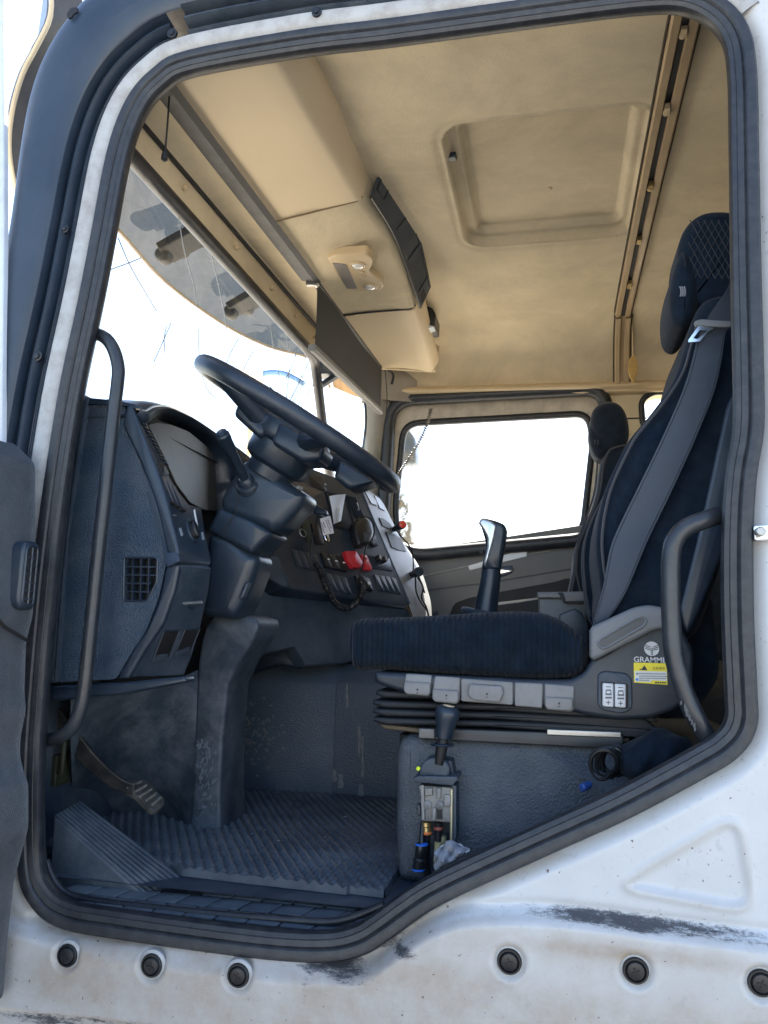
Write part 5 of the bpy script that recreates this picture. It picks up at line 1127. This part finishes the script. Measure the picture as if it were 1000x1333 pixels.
# ------------------------------------------------------------------ overhead console above the windscreen
oc = thing('overhead_console', 'tan overhead console with reading lamp and dark slotted panel', 'overhead console', (-.65, 2.3, 3.08))
EY = [1.44, 1.75, 2.05, 2.18, 2.3, 2.5, 2.7, 2.72, 3.0, 3.25]
A_px = {1.44: (362, 73), 1.75: (424, 182), 2.05: (472, 262), 2.18: (491, 288), 2.3: (508, 313), 2.5: (528, 360), 2.7: (541, 402), 2.72: (541.5, 404), 3.0: (557, 448), 3.25: (566, 484)}
B_px = {1.44: (388, 70), 1.75: (444, 142), 2.05: (486, 205), 2.18: (508, 246), 2.3: (525, 287), 2.5: (542, 327), 2.7: (550, 358), 2.72: (550, 372), 3.0: (562, 428), 3.25: (572, 474)}
def Hx(Y): t = (Y - H0[1]) / (H1[1] - H0[1]); return H0 + (H1 - H0) * t
def console(Ys, name, cap=True):
    rows = []
    for Y in Ys:
        h = Hx(Y) + V(.014, 0, .004); a = at(*A_px[Y], Y); c = at(*B_px[Y], Y); c = V(min(c[0], a[0] + .05), Y, max(c[2], a[2] + .06))
        r = [h + V(0, 0, .06), h, h * .65 + a * .35 + V(0, 0, .004), h * .3 + a * .7 + V(0, 0, .003), a + V(-.022, 0, .0), a + V(-.006, 0, .006), a + V(.002, 0, .022), a * .4 + c * .6 + V(.002, 0, 0), c, c + V(-.01, 0, .03)]
        rows.append(r)
    b = MB(); b.rows(rows); return b
s1 = obj('console_section', console([1.44, 1.75, 2.05], 's'), console_m, oc, fix=False, angle=50)
s2 = obj('console_section', console([2.055 if y == 2.05 else y for y in []] or [2.05, 2.18, 2.3, 2.5, 2.7], 's'), lining, oc, fix=False, angle=50)
s3 = obj('console_section', console([2.72, 3.0, 3.25], 's'), console_m, oc, fix=False, angle=50)
h = Hx(3.25); a = at(*A_px[3.25], 3.25); c = at(*B_px[3.25], 3.25)
b = MB(); b.puff([(p[0], p[2]) for p in (h, a, c + V(0, 0, .08), h + V(0, 0, .25))], FY(3.25), .01); obj('console_end', b, console_m, oc)
for Y, nm in ((2.05, 's'), (2.71, 't')):
    Yk = 2.05 if nm == 's' else 2.7; h = Hx(Yk) + V(.014, 0, .002); a = at(*A_px[Yk], Yk) + V(0, 0, .001); b = MB(); b.tube([h, h * .5 + a * .5 + V(0, 0, .002), a + V(-.02, 0, 0), a + V(0, 0, .015)], .0025 if nm == 's' else .004, 6); obj('console_joint', b, M('joint_brown', (.22, .16, .09), .8) if nm == 's' else black, oc)
# dark slotted panel on the rear face
pn_l = [(475, 257, 2.055), (510, 316, 2.33), (541, 401, 2.70)]
pn_u = [(487, 206, 2.055), (527, 288, 2.35), (549, 374, 2.70)]
lo = cr([at(*p) + V(.018, 0, 0) for p in pn_l], 10); up = cr([at(*p) + V(.032, 0, 0) for p in pn_u], 10)
b = MB(); b.rows([lo, up]); pnl = obj('slot_panel', b, plast_d, oc, fix=False, solid=.006)
b = MB(); b.tube(lo, .0045, 8); b.tube(up, .003, 8); obj('panel_edge', b, gloss, pnl)
def pl_(s, t): 
    i = s * (len(lo) - 1); k = min(int(i), len(lo) - 2); f_ = i - k; p = lo[k] * (1 - f_) + lo[k + 1] * f_; q = up[k] * (1 - f_) + up[k + 1] * f_; return p * (1 - t) + q * t + V(.0045, 0, 0)
b = MB()
for s_ in (.42, .64, .86): b.tube([pl_(s_, .12), pl_(s_, .9)], .0018, 6)
b.tube([pl_(s_, .85) for s_ in np.linspace(.2, .95, 20)], .0015, 6)
for (s0, s1_, t0, t1) in [(.04, .17, .25, .9), (.04, .17, .25, .55)]: b.tube([pl_(s0, t0), pl_(s0, t1), pl_(s1_, t1), pl_(s1_, t0)], .0022, 6, closed=True)
obj('panel_groove', b, black, pnl)
b = MB(); b.rows([[pl_(s_, .14) for s_ in np.linspace(.89, .98, 4)], [pl_(s_, .5) for s_ in np.linspace(.89, .98, 4)]]); obj('panel_louvre', b, black, pnl, fix=False)
# reading lamp with two lenses
lc = F3(at(428, 335, 2.36), at(455, 375, 2.58), at(487, 336, 2.40))
hz = Hx(2.45)[2] * .5 + at(*A_px[2.5], 2.5)[2] * .5 + .004
lc = Frame((-.65, 2.45, hz), (0, 1, 0), (1, 0, -.05)); 
if lc.n[2] > 0: lc = Frame(lc.o, lc.ex, -lc.ey)
lpx = [(426, 333), (436, 329), (478, 327), (486, 335), (484, 345), (480, 350), (488, 357), (498, 363), (500, 371), (494, 376), (462, 377), (450, 374)]
q = MB(); q.puff(rnd(lc.pp(lpx), .012, 4), lc.shift(.010), .03, .008); lamp = obj('reading_lamp', q, beige, oc, angle=60)
q = MB(); q.puff(rnd(lc.pp([(433, 338), (451, 340), (466, 372), (452, 372)]), .004, 3), lc.shift(.012), .01, .001); obj('lamp_screen', q, M('lamp_grey', (.20, .18, .16), .5, dust=DUST, da=.3), lamp)
for (u, v) in [(466, 341), (482, 369)]:
    p = lc.p(*lc.px(u, v), .008); q = MB(); q.lathe(p, lc.n, [(.026, 0), (.026, .006), (.021, .008), (.020, .002), (.001, .002)], 24); lr = obj('lamp_ring', q, beige, lamp)
    q = MB(); q.lathe(p + lc.n * .003, lc.n, [(.0195, 0), (.018, .006), (.012, .010), (.004, .012)], 20); obj('lens', q, lens_m, lr)
for (u, v) in [(472, 350), (475, 356)]:
    q = MB(); q.lathe(lc.p(*lc.px(u, v), .008), lc.n, [(.008, 0), (.008, .006), (.005, .008)], 14); obj('lamp_button', q, beige, lamp)
# small black unit hanging at the far end of the console
un = thing('roof_module', 'small black box with pale window fixed to the roof beside the console end', 'roof module', at(558, 410, 2.95))
plate('module_case', [(546, 394), (563, 401), (567, 408), (566, 424), (552, 426), (547, 420)], 2.95, .12, .004, gloss, un, .004)
plate('module_window', [(552, 420), (565, 425), (553, 429), (551, 427)], 2.945, .05, .002, M('module_window', (.45, .5, .52), .3), un, .002)

# ------------------------------------------------------------------ roller blind: housing, cloth pulled down on the far half, pull cord
rb = thing('roller_blind', 'dark roller sun blind pulled down over the far half of the windscreen', 'sun blind', (-.77, 2.4, 3.06))
r0 = Hx(1.45); 
prof = [(-.040, .002), (.008, -.006), (.010, .030), (-.042, .030)]
def hsec(Y, k=0): h = Hx(Y); return [h + V(x, 0, z) for x, z in prof]
b = MB(); b.rows([hsec(1.45), hsec(2.42)], True, True); obj('blind_housing', b, M('blind_housing_grey', (.020, .021, .022), .5, var=.2, dust=DUST, da=.3), rb, bevel=.003)
b = MB(); b.rows([[Hx(Y) + V(.008, 0, -.008), Hx(Y) + V(.028, 0, -.006)] for Y in (1.45, 2.42)]); obj('blind_shadow_strip', b, black, rb, fix=False)  # black strip painting the shadow between blind housing and console
b = MB(); b.tube([Hx(2.42) + V(.002, 0, .005), Hx(3.24) + V(.002, 0, .005)], .014, 10); obj('roller_tube', b, M('roller_dark', (.04, .038, .036), .5), rb)
b = MB(); c = Hx(2.425); b.box(c + V(-.004, 0, -.006), (1, 0, 0), (0, 1, 0), (0, 0, 1), .022, .008, .008); b.box(c + V(.008, 0, -.012), (1, 0, 0), (0, 1, 0), (0, 0, 1), .006, .012, .006); obj('blind_bracket', b, steel, rb, bevel=.002)
T0, T1 = at(410, 358, 2.43), at(499, 470, 3.24); B0_, B1_ = at(413, 454, 2.43), at(499, 534, 3.24)
T0, T1 = Hx(2.43) + V(.010, 0, 0), Hx(3.24) + V(.010, 0, 0)
zb0, zb1 = B0_[2], B1_[2]
b = MB(); rows = []
for t in np.linspace(0, 1, 20):
    a = T0 + (T1 - T0) * t; c = V(a[0] + .004 * math.sin(t * 9), a[1], zb0 + (zb1 - zb0) * t); rows.append([a * (1 - s_) + c * s_ + V(.003 * math.sin(t * 7 + s_ * 3), 0, 0) for s_ in np.linspace(0, 1, 8)])
b.rows(rows); obj('blind_cloth', b, shade_m, rb, fix=False, solid=.0012)
q0 = V(T0[0], 2.40, zb0 - .004); q1 = V(T1[0], 3.25, zb1 - .004)
b = MB(); d_ = unit(q1 - q0); b.rows([[q + V(x, 0, z) for x, z in [(-.012, .010), (.012, .010), (.014, -.006), (.008, -.014), (-.008, -.014), (-.014, -.006)]] for q in (q0, q1)], True, True); obj('bottom_bar', b, shbar, rb, bevel=.002)
b = MB(); p = at(221, 110, 1.50); e = at(215, 198, 1.50); b.tube(cr([p, at(219, 150, 1.502), e], 6), .0022, 6); obj('pull_cord', b, black, rb)
b = MB(); b.lathe(e + V(0, 0, .006), V(-.03, 0, -1), [(.002, 0), (.005, .006), (.0075, .016), (.0075, .024), (.004, .028), (.001, .029)], 14); obj('cord_toggle', b, black, rb)
b = MB(); b.tube(cr([at(u, v, 3.28) for u, v in [(501, 478), (503, 500), (504, 520), (502, 545)]], 5), .002, 5); b.tube(cr([at(u, v, 3.28) for u, v in [(504, 480), (512, 488), (510, 500)]], 5), .006, 6); obj('blind_cord', b, black, rb)

# ------------------------------------------------------------------ smoked visor outside over the windscreen
vz = thing('sun_visor', 'smoked outside sun visor with brackets above the windscreen, tan edge', 'sun visor', (-1.2, 2.4, 3.1))
low_ = cr([at(*p) for p in [(48, 296, 1.44), (60, 230, 1.60), (100, 250, 1.9), (155, 300, 2.25), (215, 366, 2.66), (290, 421, 3.06), (350, 451, 3.32), (412, 470, 3.55), (430, 505, 3.62)]], 6)
low_ = [p for p in low_[12:]]
b = MB(); rows = []
for k, t in enumerate(np.linspace(0, 1, 7)): rows.append([V(p[0] * (1 - t) + (-1.02) * t - .05 * math.sin(math.pi * t), p[1], p[2] + (3.36 - p[2]) * t) for p in low_])
b.rows(rows); obj('visor_sheet', b, visor_m, vz, fix=False, attrs={'grime': [0.0] * len(b.v)})
b = MB(); b.tube(low_, .007, 8); obj('visor_edge', b, M('visor_edge_tan', (.30, .23, .15), .6), vz)
for (u, v, Y_, wd_) in [(214, 330, 2.42, .055), (236, 322, 2.50, .03), (301, 404, 2.95, .05), (322, 398, 3.02, .03)]:
    p = at(u, v, Y_); q = MB(); e_ = V(-1.06, p[1] + .04, 3.34); d_ = e_ - p
    q.box((p + e_) / 2, d_, (0, 1, 0), np.cross(unit(d_), V(0, 1, 0)), np.linalg.norm(d_) / 2, wd_, .016); q.lathe(p + V(0, -.03, -.01), (0, 1, 0), [(.02, 0), (.028, .01), (.028, .05), (.02, .06)], 12)
    obj('visor_bracket', q, M('bracket_dark', (.022, .022, .02), .6), vz, bevel=.005)
# curved end of the visor by the near pillar
endp = [(66, -30), (66, 20), (47, 62), (30, 95), (17, 140), (12, 185), (16, 225), (26, 260), (44, 298)]
e1 = cr([at(u, v, 1.50) for u, v in endp], 4); e2 = cr([at(u + 40, v - 10, 1.56) for u, v in endp], 4)
b = MB(); b.rows([e1, e2]); obj('visor_end', b, M('visor_end_brown', (.045, .04, .034), .4, dust=(.15, .12, .09), da=.4, ds=9), vz, fix=False, solid=.004)
b = MB(); b.tube(e1, .006, 8); obj('end_rim', b, beige, vz)
b = MB(); b.rows([[p + V(-.01, .0, 0) for p in e1[:18]], [p + V(-.22, .25, .05) for p in e1[:18]]]); obj('visor_top', b, M('visor_top_grey', (.10, .12, .15), .3), vz, fix=False, solid=.004)
b = MB(); fr = FY(1.56); b.puff(rnd(fr.pp([(38, 62), (52, 38), (58, 50), (50, 78), (40, 80)]), .008), fr, .04, .008); obj('visor_bracket', b, plast_s, vz)
b = MB(); b.rows([[at(432, 492, 3.5), at(434, 504, 3.5), at(452, 512, 3.55), at(474, 520, 3.62)], [at(430, 470, 3.5), at(440, 470, 3.5), at(456, 470, 3.55), at(490, 470, 3.62)]]); obj('visor_far_end', b, M('visor_far_tan', (.55, .36, .2), .6, var=.3, vs=20), vz, fix=False, solid=.006)
b = MB(); b.tube([at(418, 502, 3.35), at(446, 484, 3.45), at(460, 478, 3.5)], .016, 8); b.box(at(424, 482, 3.4), (1, 0, 0), (0, 1, 0), (0, 0, 1), .05, .04, .03); obj('mirror_arm', b, plast_s, vz)

# ------------------------------------------------------------------ near door, standing open at the left edge
nd = thing('cab_door', 'open driver door seen along its dark inner card with side vent', 'door', (-1.05, 1.36, 1.2))
fd = FY(1.345)
prof = [(-90, 574), (16, 576), (24, 582), (46, 604), (46, 700), (43, 800), (34, 836), (32, 900), (34, 925), (27, 958), (26, 985), (32, 1008), (37, 1020), (37, 1078), (28, 1110), (18, 1150), (10, 1220), (4, 1300), (-90, 1330)]
b = MB(); b.puff(rnd(fd.pp(prof), .010, 3), fd, 0, 0) if False else None
pp2 = rnd(fd.pp(prof), .012, 4)
b = MB(); b.rows([[(x, 1.345, z) for x, z in pp2], [(x - .004, 1.335, z) for x, z in inset(pp2, .002)], [(x - .03, .42, z) for x, z in inset(pp2, .002)]], True, True); dc = obj('door_card', b, M('door_card_dark', (.036, .044, .055), .45, var=.15, bump=.5, bs=420, bk='grain', dust=DUST, da=.25, ds=6), nd, fix=True, angle=50)
za, zb_ = at(48, 796, 1.345)[2], at(48, 706, 1.345)[2]; xv = at(46, 750, 1.345)[0] + .004
vf = FX(xv); vo = rnd([(1.288, za + .004), (1.338, za), (1.338, zb_), (1.288, zb_ - .004)], .02, 5)
b = MB(); b.puff(vo, vf.shift(.008), .03, .007); dv = obj('vent_housing', b, plast_s, dc)
b = MB(); b.puff(inset(vo, .011), vf.shift(.0085), .003, .0004); obj('vent_mouth', b, black, dv)
b = MB()
for k in range(6): b.box(vf.p(1.313, za + .022 + k * .0155, .0085), (0, 1, 0), (0, 0, 1), (1, 0, 0), .013, .0016, .0016)
b.tube([vf.p(1.313, za + .014, .009), vf.p(1.313, zb_ - .014, .009)], .0022, 6); b.tube([vf.p(*q, .008) for q in inset(vo, .009)], .0028, 6, closed=True); obj('vent_slat', b, plast_s, dv)
b = MB(); b.tube([vf.p(1.20, za + .02, -.003), vf.p(1.27, za - .03, -.003), vf.p(1.335, za - .055, -.001)], .003, 6); obj('card_seam', b, black, dc)
fr = FY(1.355); b = MB(); b.puff(fr.pp([(-60, -60), (4, -60), (5, 300), (2, 585), (-60, 585)]), fr, .015, .004); obj('window_frame', b, M('door_frame_white', (.55, .60, .66), .3), nd)
b = MB(); b.rows([[(-1.12, 1.35, z) for z in (.95, 2.15)], [(-1.14, .42, z) for z in (.95, 2.15)]]); obj('door_skin', b, flange_m, nd, fix=False, solid=.01)

# ------------------------------------------------------------------ passenger door: frame, glass, card
pdr = thing('passenger_door', 'closed passenger door with big dirty window and grey door card', 'door', (-.3, 3.46, 1.4))
f0 = FY(3.43)
wo = rnd(f0.pp([(510, 523), (784, 508), (792, 560), (780, 700), (540, 722), (500, 700)]), .11, 6)
wg = rnd(f0.pp([(526, 551), (764, 538), (771, 570), (757, 694), (520, 722), (514, 660)]), .07, 6)
b = MB(); b.tube([f0.p(*p, .016) for p in inset(wo, -.004)], .030, 10, closed=True); obj('door_seal', b, rubber, pdr)
def ringmesh(a, bq, Ya, Yb):
    n = len(a); q = MB(); q.rows([[(x, Ya, z) for x, z in a], [(x * .5 + x2 * .5, (Ya + Yb) / 2 - .012, z * .5 + z2 * .5) for (x, z), (x2, z2) in zip(a, bq)], [(x, Yb, z) for x, z in bq]], True); return q
obj('window_frame', ringmesh(inset(wo, .012), inset(wg, -.012), 3.45, 3.455), M('frame_cream', (.50, .44, .35), .5, var=.15, vs=12, dust=(.2, .16, .12), da=.6, ds=18), pdr, fix=False, angle=60)
b = MB(); b.tube([(x, 3.458, z) for x, z in inset(wg, -.006)], .016, 10, closed=True); obj('glass_seal', b, rubber, pdr)
xs = np.linspace(wf.px(500, 600)[0], wf.px(785, 600)[0], 50); zs_ = np.linspace(2.15, 2.88, 30); pts = []; gr = []
for x in xs:
    for z in zs_:
        t = (x - xs[0]) / (xs[-1] - xs[0]); h_ = (z - 2.15) / .73
        pts.append((x, 3.475, z)); gr.append(1.35 * math.exp(-((t - .07) / .07) ** 2) * (.6 + .6 * (h_ < .55)) + .75 * math.exp(-((h_ - .09) / .05) ** 2) * (t < .42) + .5 * math.exp(-((t - .2) / .06) ** 2 - ((h_ - .78) / .08) ** 2))
b = MB(); b.rows([pts[i * 30:(i + 1) * 30] for i in range(50)]); obj('window', b, glass_m, pdr, fix=False, attrs={'grime': gr})
fc = FY(3.44)
card = [(470, 684), (505, 704), (556, 713), (640, 701), (757, 683), (800, 678), (800, 900), (470, 900)]
b = MB(); b.puff(rnd(fc.pp(card), .012), fc, .05, .008); cd_ = obj('door_card', b, doorgrey, pdr)
def on(fr, px_, h, mat, name, parent, r=.003, corner=.008): return onto(fr, px_, h, mat, name, parent, r=r, corner=corner)
on(fc, [(490, 712), (528, 722), (552, 748), (640, 730), (770, 706), (780, 712), (780, 735), (640, 758), (545, 770), (480, 790)], .010, doorgrey, 'card_waist', cd_, corner=.02)
b = MB(); b.tube(cr([fc.p(*fc.px(u, v), .012) for u, v in [(529, 722), (551, 747), (562, 748), (640, 731), (770, 707)]], 5), .004, 6); obj('waist_bead', b, M('bead_grey', (.30, .29, .27), .5), cd_)
on(fc, [(610, 737), (686, 714), (686, 725), (612, 743)], .018, M('trim_white', (.75, .75, .74), .35, var=.05), 'pull_trim', cd_, corner=.003)
on(fc, [(643, 742), (650, 738), (668, 736), (668, 746), (656, 751), (645, 752)], .0125, plast_s, 'handle_recess', cd_, corner=.01)
on(fc, [(648, 741), (672, 742), (676, 741), (664, 745), (648, 748)], .016, chrome, 'door_handle', cd_, corner=.003)
on(fc, [(583, 806), (592, 785), (612, 778), (725, 757), (740, 752), (760, 760), (760, 830), (583, 830)], .0115, black, 'door_pocket', cd_, corner=.02)
on(fc, [(640, 785), (700, 778), (705, 781), (640, 789)], .0135, M('pocket_glint', (.45, .43, .38), .3), 'pocket_glint_strip', cd_, corner=.002)  # pale strip painting the sun glint at the door pocket
on(fc, [(562, 800), (570, 795), (573, 806), (562, 808)], .012, plast_s, 'card_plug', cd_, corner=.003)

# mirror outside the passenger window
mr_ = thing('wing_mirror', 'blue grey wing mirror shell outside the passenger window', 'mirror', at(530, 580, 3.62))
plate('mirror_shell', [(515, 556), (528, 552), (541, 570), (541, 602), (536, 604), (519, 600), (512, 580)], 3.62, .10, .02, mirror_m, mr_, .03)
plate('mirror_stay', [(512, 548), (516, 548), (518, 640), (514, 640)], 3.66, .03, .006, plast_s, mr_, .006)

# ------------------------------------------------------------------ loose things on the dashboard
mic = thing('radio_microphone', 'black hand microphone of the radio with coiled lead hanging on the centre stack', 'microphone', ps.p(*ps.px(462, 695), .02))
o_ = onto(ps, [(452, 688), (458, 681), (466, 679), (474, 686), (477, 700), (473, 712), (466, 717), (458, 716), (453, 704)], .040, gloss, 'mic_body', mic, r=.010, back=-.012, corner=.01)
o2_ = onto(ps, [(461, 700), (470, 701), (470, 712), (463, 712)], .042, plast_s, 'mic_grille', mic, r=.002, back=-.03)
b = MB(); wire = cr([ps.p(*ps.px(u, v), h_) for u, v, h_ in [(453, 690, .03), (456, 682, .035), (463, 679, .04), (471, 684, .045), (475, 694, .045), (474, 706, .045), (467, 716, .04), (464, 724, .04), (464, 740, .03), (460, 752, .03), (461, 758, .03)]], 6); b.tube(wire, .0022, 6); obj('lead', b, gloss, mic)
path = cr([ps.p(*ps.px(u, v), h_) for u, v, h_ in [(461, 757, .03), (463, 768, .03), (461, 780, .03), (452, 792, .03), (440, 797, .03), (428, 791, .03), (420, 778, .03), (413, 762, .03), (408, 748, .03), (402, 738, .03)]], 14)
pts = []; seg = 26; L_ = len(path)
for i in range((L_ - 1) * 16):
    k = i / 16; j = int(k); f_ = k - j; p = path[j] * (1 - f_) + path[j + 1] * f_; t = unit(path[j + 1] - path[j]); n1 = unit(np.cross(t, ps.n)); a = i / 16 * 2 * math.pi * .46
    pts.append(p + .0085 * (math.cos(a) * n1 + math.sin(a) * ps.n))
b = MB(); b.tube(pts, .0019, 5); obj('coiled_lead', b, gloss, mic)
b = MB(); b.tube(cr([ps.p(*ps.px(u, v), h_) for u, v, h_ in [(402, 738, .03), (399, 730, .02), (400, 710, .02), (402, 690, .03), (401, 676, .05)]], 6), .0022, 6); obj('lead', b, gloss, mic)
kt = thing('key_tag', 'white paper key tag with handwriting hanging from the ignition key', 'key tag', ps.p(*ps.px(425, 685), .05))
ft = Frame(ps.p(*ps.px(425, 685), .075), ps.ex, ps.ey)
b = MB(); b.puff(rnd(ft.pp([(417, 675), (430, 671), (435, 694), (421, 697)]), .003), ft, .0015, .0004); tg_ = obj('tag_card', b, paper, kt)
b = MB()
fq = ft.shift(.0008)
for k, (u0, v0, u1, v1) in enumerate([(418.5, 680, 422.5, 694), (420.6, 679, 423.6, 687), (424, 677, 430.5, 692), (426.5, 676, 431.5, 688)]):
    pts = [fq.p(*fq.px(u0 + (u1 - u0) * t + .55 * math.sin(t * 31 + k), v0 + (v1 - v0) * t + .4 * math.cos(t * 23)), 0) for t in np.linspace(0, 1, 36)]; b.tube(pts, .0007, 4)
obj('handwriting', b, ink, tg_)
b = MB(); b.tube([ft.p(*ft.px(427, 699), -.004) + (ft.ex * math.cos(t) * .010 + ft.ey * math.sin(t) * .013) for t in np.linspace(0, 2 * math.pi, 25)[:-1]], .0016, 6, closed=True); b.puff(ft.pp([(426, 695), (429, 694), (431, 701), (428, 702)]), ft.shift(-.004), .003); obj('key_ring', b, chrome, kt)
b = MB(); b.tube(cr([ft.p(*ft.px(u, v), h_) for u, v, h_ in [(424, 674, 0), (420, 668, -.01), (414, 662, -.03)]], 4), .002, 5); obj('key', b, steel, kt)
pa = F3(ps.p(*ps.px(430, 680), .015), ps.p(*ps.px(450, 685), .02), ps.p(*ps.px(430, 650), .04))
b = MB(); rows = []
for i in range(9):
    t = i / 8; rows.append([pa.p(*pa.px(426 + 7 * t + (23 - 13 * t) * s_, 647 - 3.5 * s_ + (36 - 1 * s_) * t), .006 * math.sin(s_ * 5 + t * 2) + .01 * (1 - t)) for s_ in np.linspace(0, 1, 9)])
b.rows(rows); pp_o = obj('paper_sheets', b, paper, solid=.001, fix=False); tag(pp_o, 'folded white paper sheets stuck in the open pocket of the centre stack', 'papers')
b = MB(); b.rows([[p + ps.n * .006 + (ps.ex * .003) for p in r[2:6]] for r in rows[4:]]); s2_ = obj('inner_sheet', b, M('paper_cream', (.62, .63, .60), .8), pp_o, solid=.001, fix=False)
# torch-like plug and phone cables on the passenger fascia
tq = thing('plug_lamp', 'black plug with red end sticking up from the passenger side fascia', 'plug', at(515, 690, 2.85))
a, c = at(511, 690, 2.86), at(524, 683, 2.80); L = np.linalg.norm(c - a); b = MB(); b.lathe(a, c - a, [(.007, 0), (.011, .25 * L), (.013, .6 * L), (.016, .9 * L), (.015, L)], 16); obj('plug_body', b, plast_s, tq)
b = MB(); b.lathe(c - unit(c - a) * .002, c - a, [(.014, 0), (.0145, .006), (.008, .010), (.001, .011)], 16); obj('red_end', b, M('red_lens', (.8, .08, .04), .3), tq)
b = MB(); b.tube(cr([at(u, v, y_) for u, v, y_ in [(516, 690, 2.86), (524, 700, 2.82), (534, 712, 2.80), (538, 728, 2.79), (538, 742, 2.79)]], 5), .0028, 6); obj('cable', b, gloss, tq)
cg = thing('charger_plug', 'black charger plug with drooping cables on the passenger fascia', 'charger', at(538, 745, 2.80))
a, c = at(527, 752, 2.84), at(546, 744, 2.74); L = np.linalg.norm(c - a); b = MB(); b.lathe(a, c - a, [(.010, 0), (.012, .2 * L), (.013, .75 * L), (.017, .8 * L), (.017, L)], 16); obj('plug_body', b, plast_s, cg)
b = MB()
for pts in ([(541, 750), (542, 770), (548, 784), (556, 795), (558, 806)], [(545, 751), (551, 765), (549, 778), (555, 790), (559, 805)], [(544, 752), (549, 760), (553, 772)]): b.tube(cr([at(u, v, 2.75) for u, v in pts], 5), .003, 6)
obj('cable', b, gloss, cg)
# curly wire across the passenger window, leaf card hanging from the track
b = MB(); path = cr([at(u, v, 3.40) for u, v in [(561, 532), (556, 552), (546, 575), (532, 598), (520, 616), (508, 640), (500, 652)]], 8); pts = []
for i in range((len(path) - 1) * 10):
    k = i / 10; j = int(k); f_ = k - j; p = path[j] * (1 - f_) + path[j + 1] * f_; a = i * .62; pts.append(p + .007 * V(math.cos(a), math.sin(a), .3 * math.sin(a)))
b.tube(pts, .0024, 5); cw = obj('curly_wire', b, M('wire_grey', (.10, .09, .08), .5)); tag(cw, 'thin curly wire hanging across the corner of the passenger window', 'wire')
lf = thing('leaf_pendant', 'tan leaf shaped pendant hanging on a cord from the roof track', 'pendant', at(824, 478, 3.22))
fl = FY(3.22)
b = MB(); b.puff(cr(fl.pp([(824, 461), (828, 466), (830, 476), (829, 487), (825, 497), (821, 492), (818, 482), (819, 470)]), 3, True), fl, .008, .002); obj('leaf', b, leaf_m, lf)
b = MB(); b.tube([at(823.5, 392, 3.20), at(823, 425, 3.215), at(824, 463, 3.22)], .0022, 5); obj('cord', b, beige, lf)

# ------------------------------------------------------------------ far things outside
bt = thing('boom_truck', 'blue and yellow boom machine standing far off beyond the windscreen', 'machine', (-6.0, 15, 0))
b = MB(); b.tube(cr([at(u, v, 15) for u, v in [(330, 492), (345, 486), (362, 485), (378, 489), (396, 499)]], 4), .06, 8); b.tube(cr([at(u, v, 15.3) for u, v in [(352, 505), (366, 520), (385, 530)]], 4), .05, 8); obj('boom', b, loader_b, bt)
b = MB(); b.box(at(330, 489, 15), (1, 0, 0), (0, 1, 0), (0, 0, 1), .22, .3, .09); obj('boom_head', b, wall_m, bt, bevel=.03)
b = MB(); p = at(330, 500, 15); b.tube([V(p[0], 15, p[2]), V(p[0] - .1, 15, 2.2)], .05, 10); b.box((p[0], 15.2, 1.5), (1, 0, 0), (0, 1, 0), (0, 0, 1), 2.2, 1.1, .7); obj('machine_body', b, loader_y, bt, bevel=.08)
for sx in (-1.5, -.4, 1.5):
    q = MB(); q.lathe((p[0] + sx, 13.95, .5), (0, 1, 0), [(.3, 0), (.5, .02), (.5, .3), (.3, .32)], 24); q.lathe((p[0] + sx, 16.0, .5), (0, 1, 0), [(.3, 0), (.5, .02), (.5, .3), (.3, .32)], 24); obj('wheel', q, rubber, bt)
sh = thing('far_building', 'pale long low building seen far off through the passenger window', 'building', (-4, 46, 0))
b = MB(); b.box((-2, 48, 3.3), (1, 0, 0), (0, 1, 0), (0, 0, 1), 9, 3, 3.3); wl = obj('wall', b, wall_m, sh)
b = MB(); b.rows([[(-11.4, 44.6, 6.5), (7.4, 44.6, 6.5)], [(-11.4, 48, 7.6), (7.4, 48, 7.6)], [(-11.4, 51.4, 6.5), (7.4, 51.4, 6.5)]]); obj('roof', b, M('roof_grey', (.45, .44, .43), .8), sh, solid=.1)
for k in range(8):
    q = MB(); q.box((-9.6 + k * 2.2, 44.98, 4.6), (1, 0, 0), (0, 1, 0), (0, 0, 1), .55, .05, .7); obj('window', q, gloss, sh)
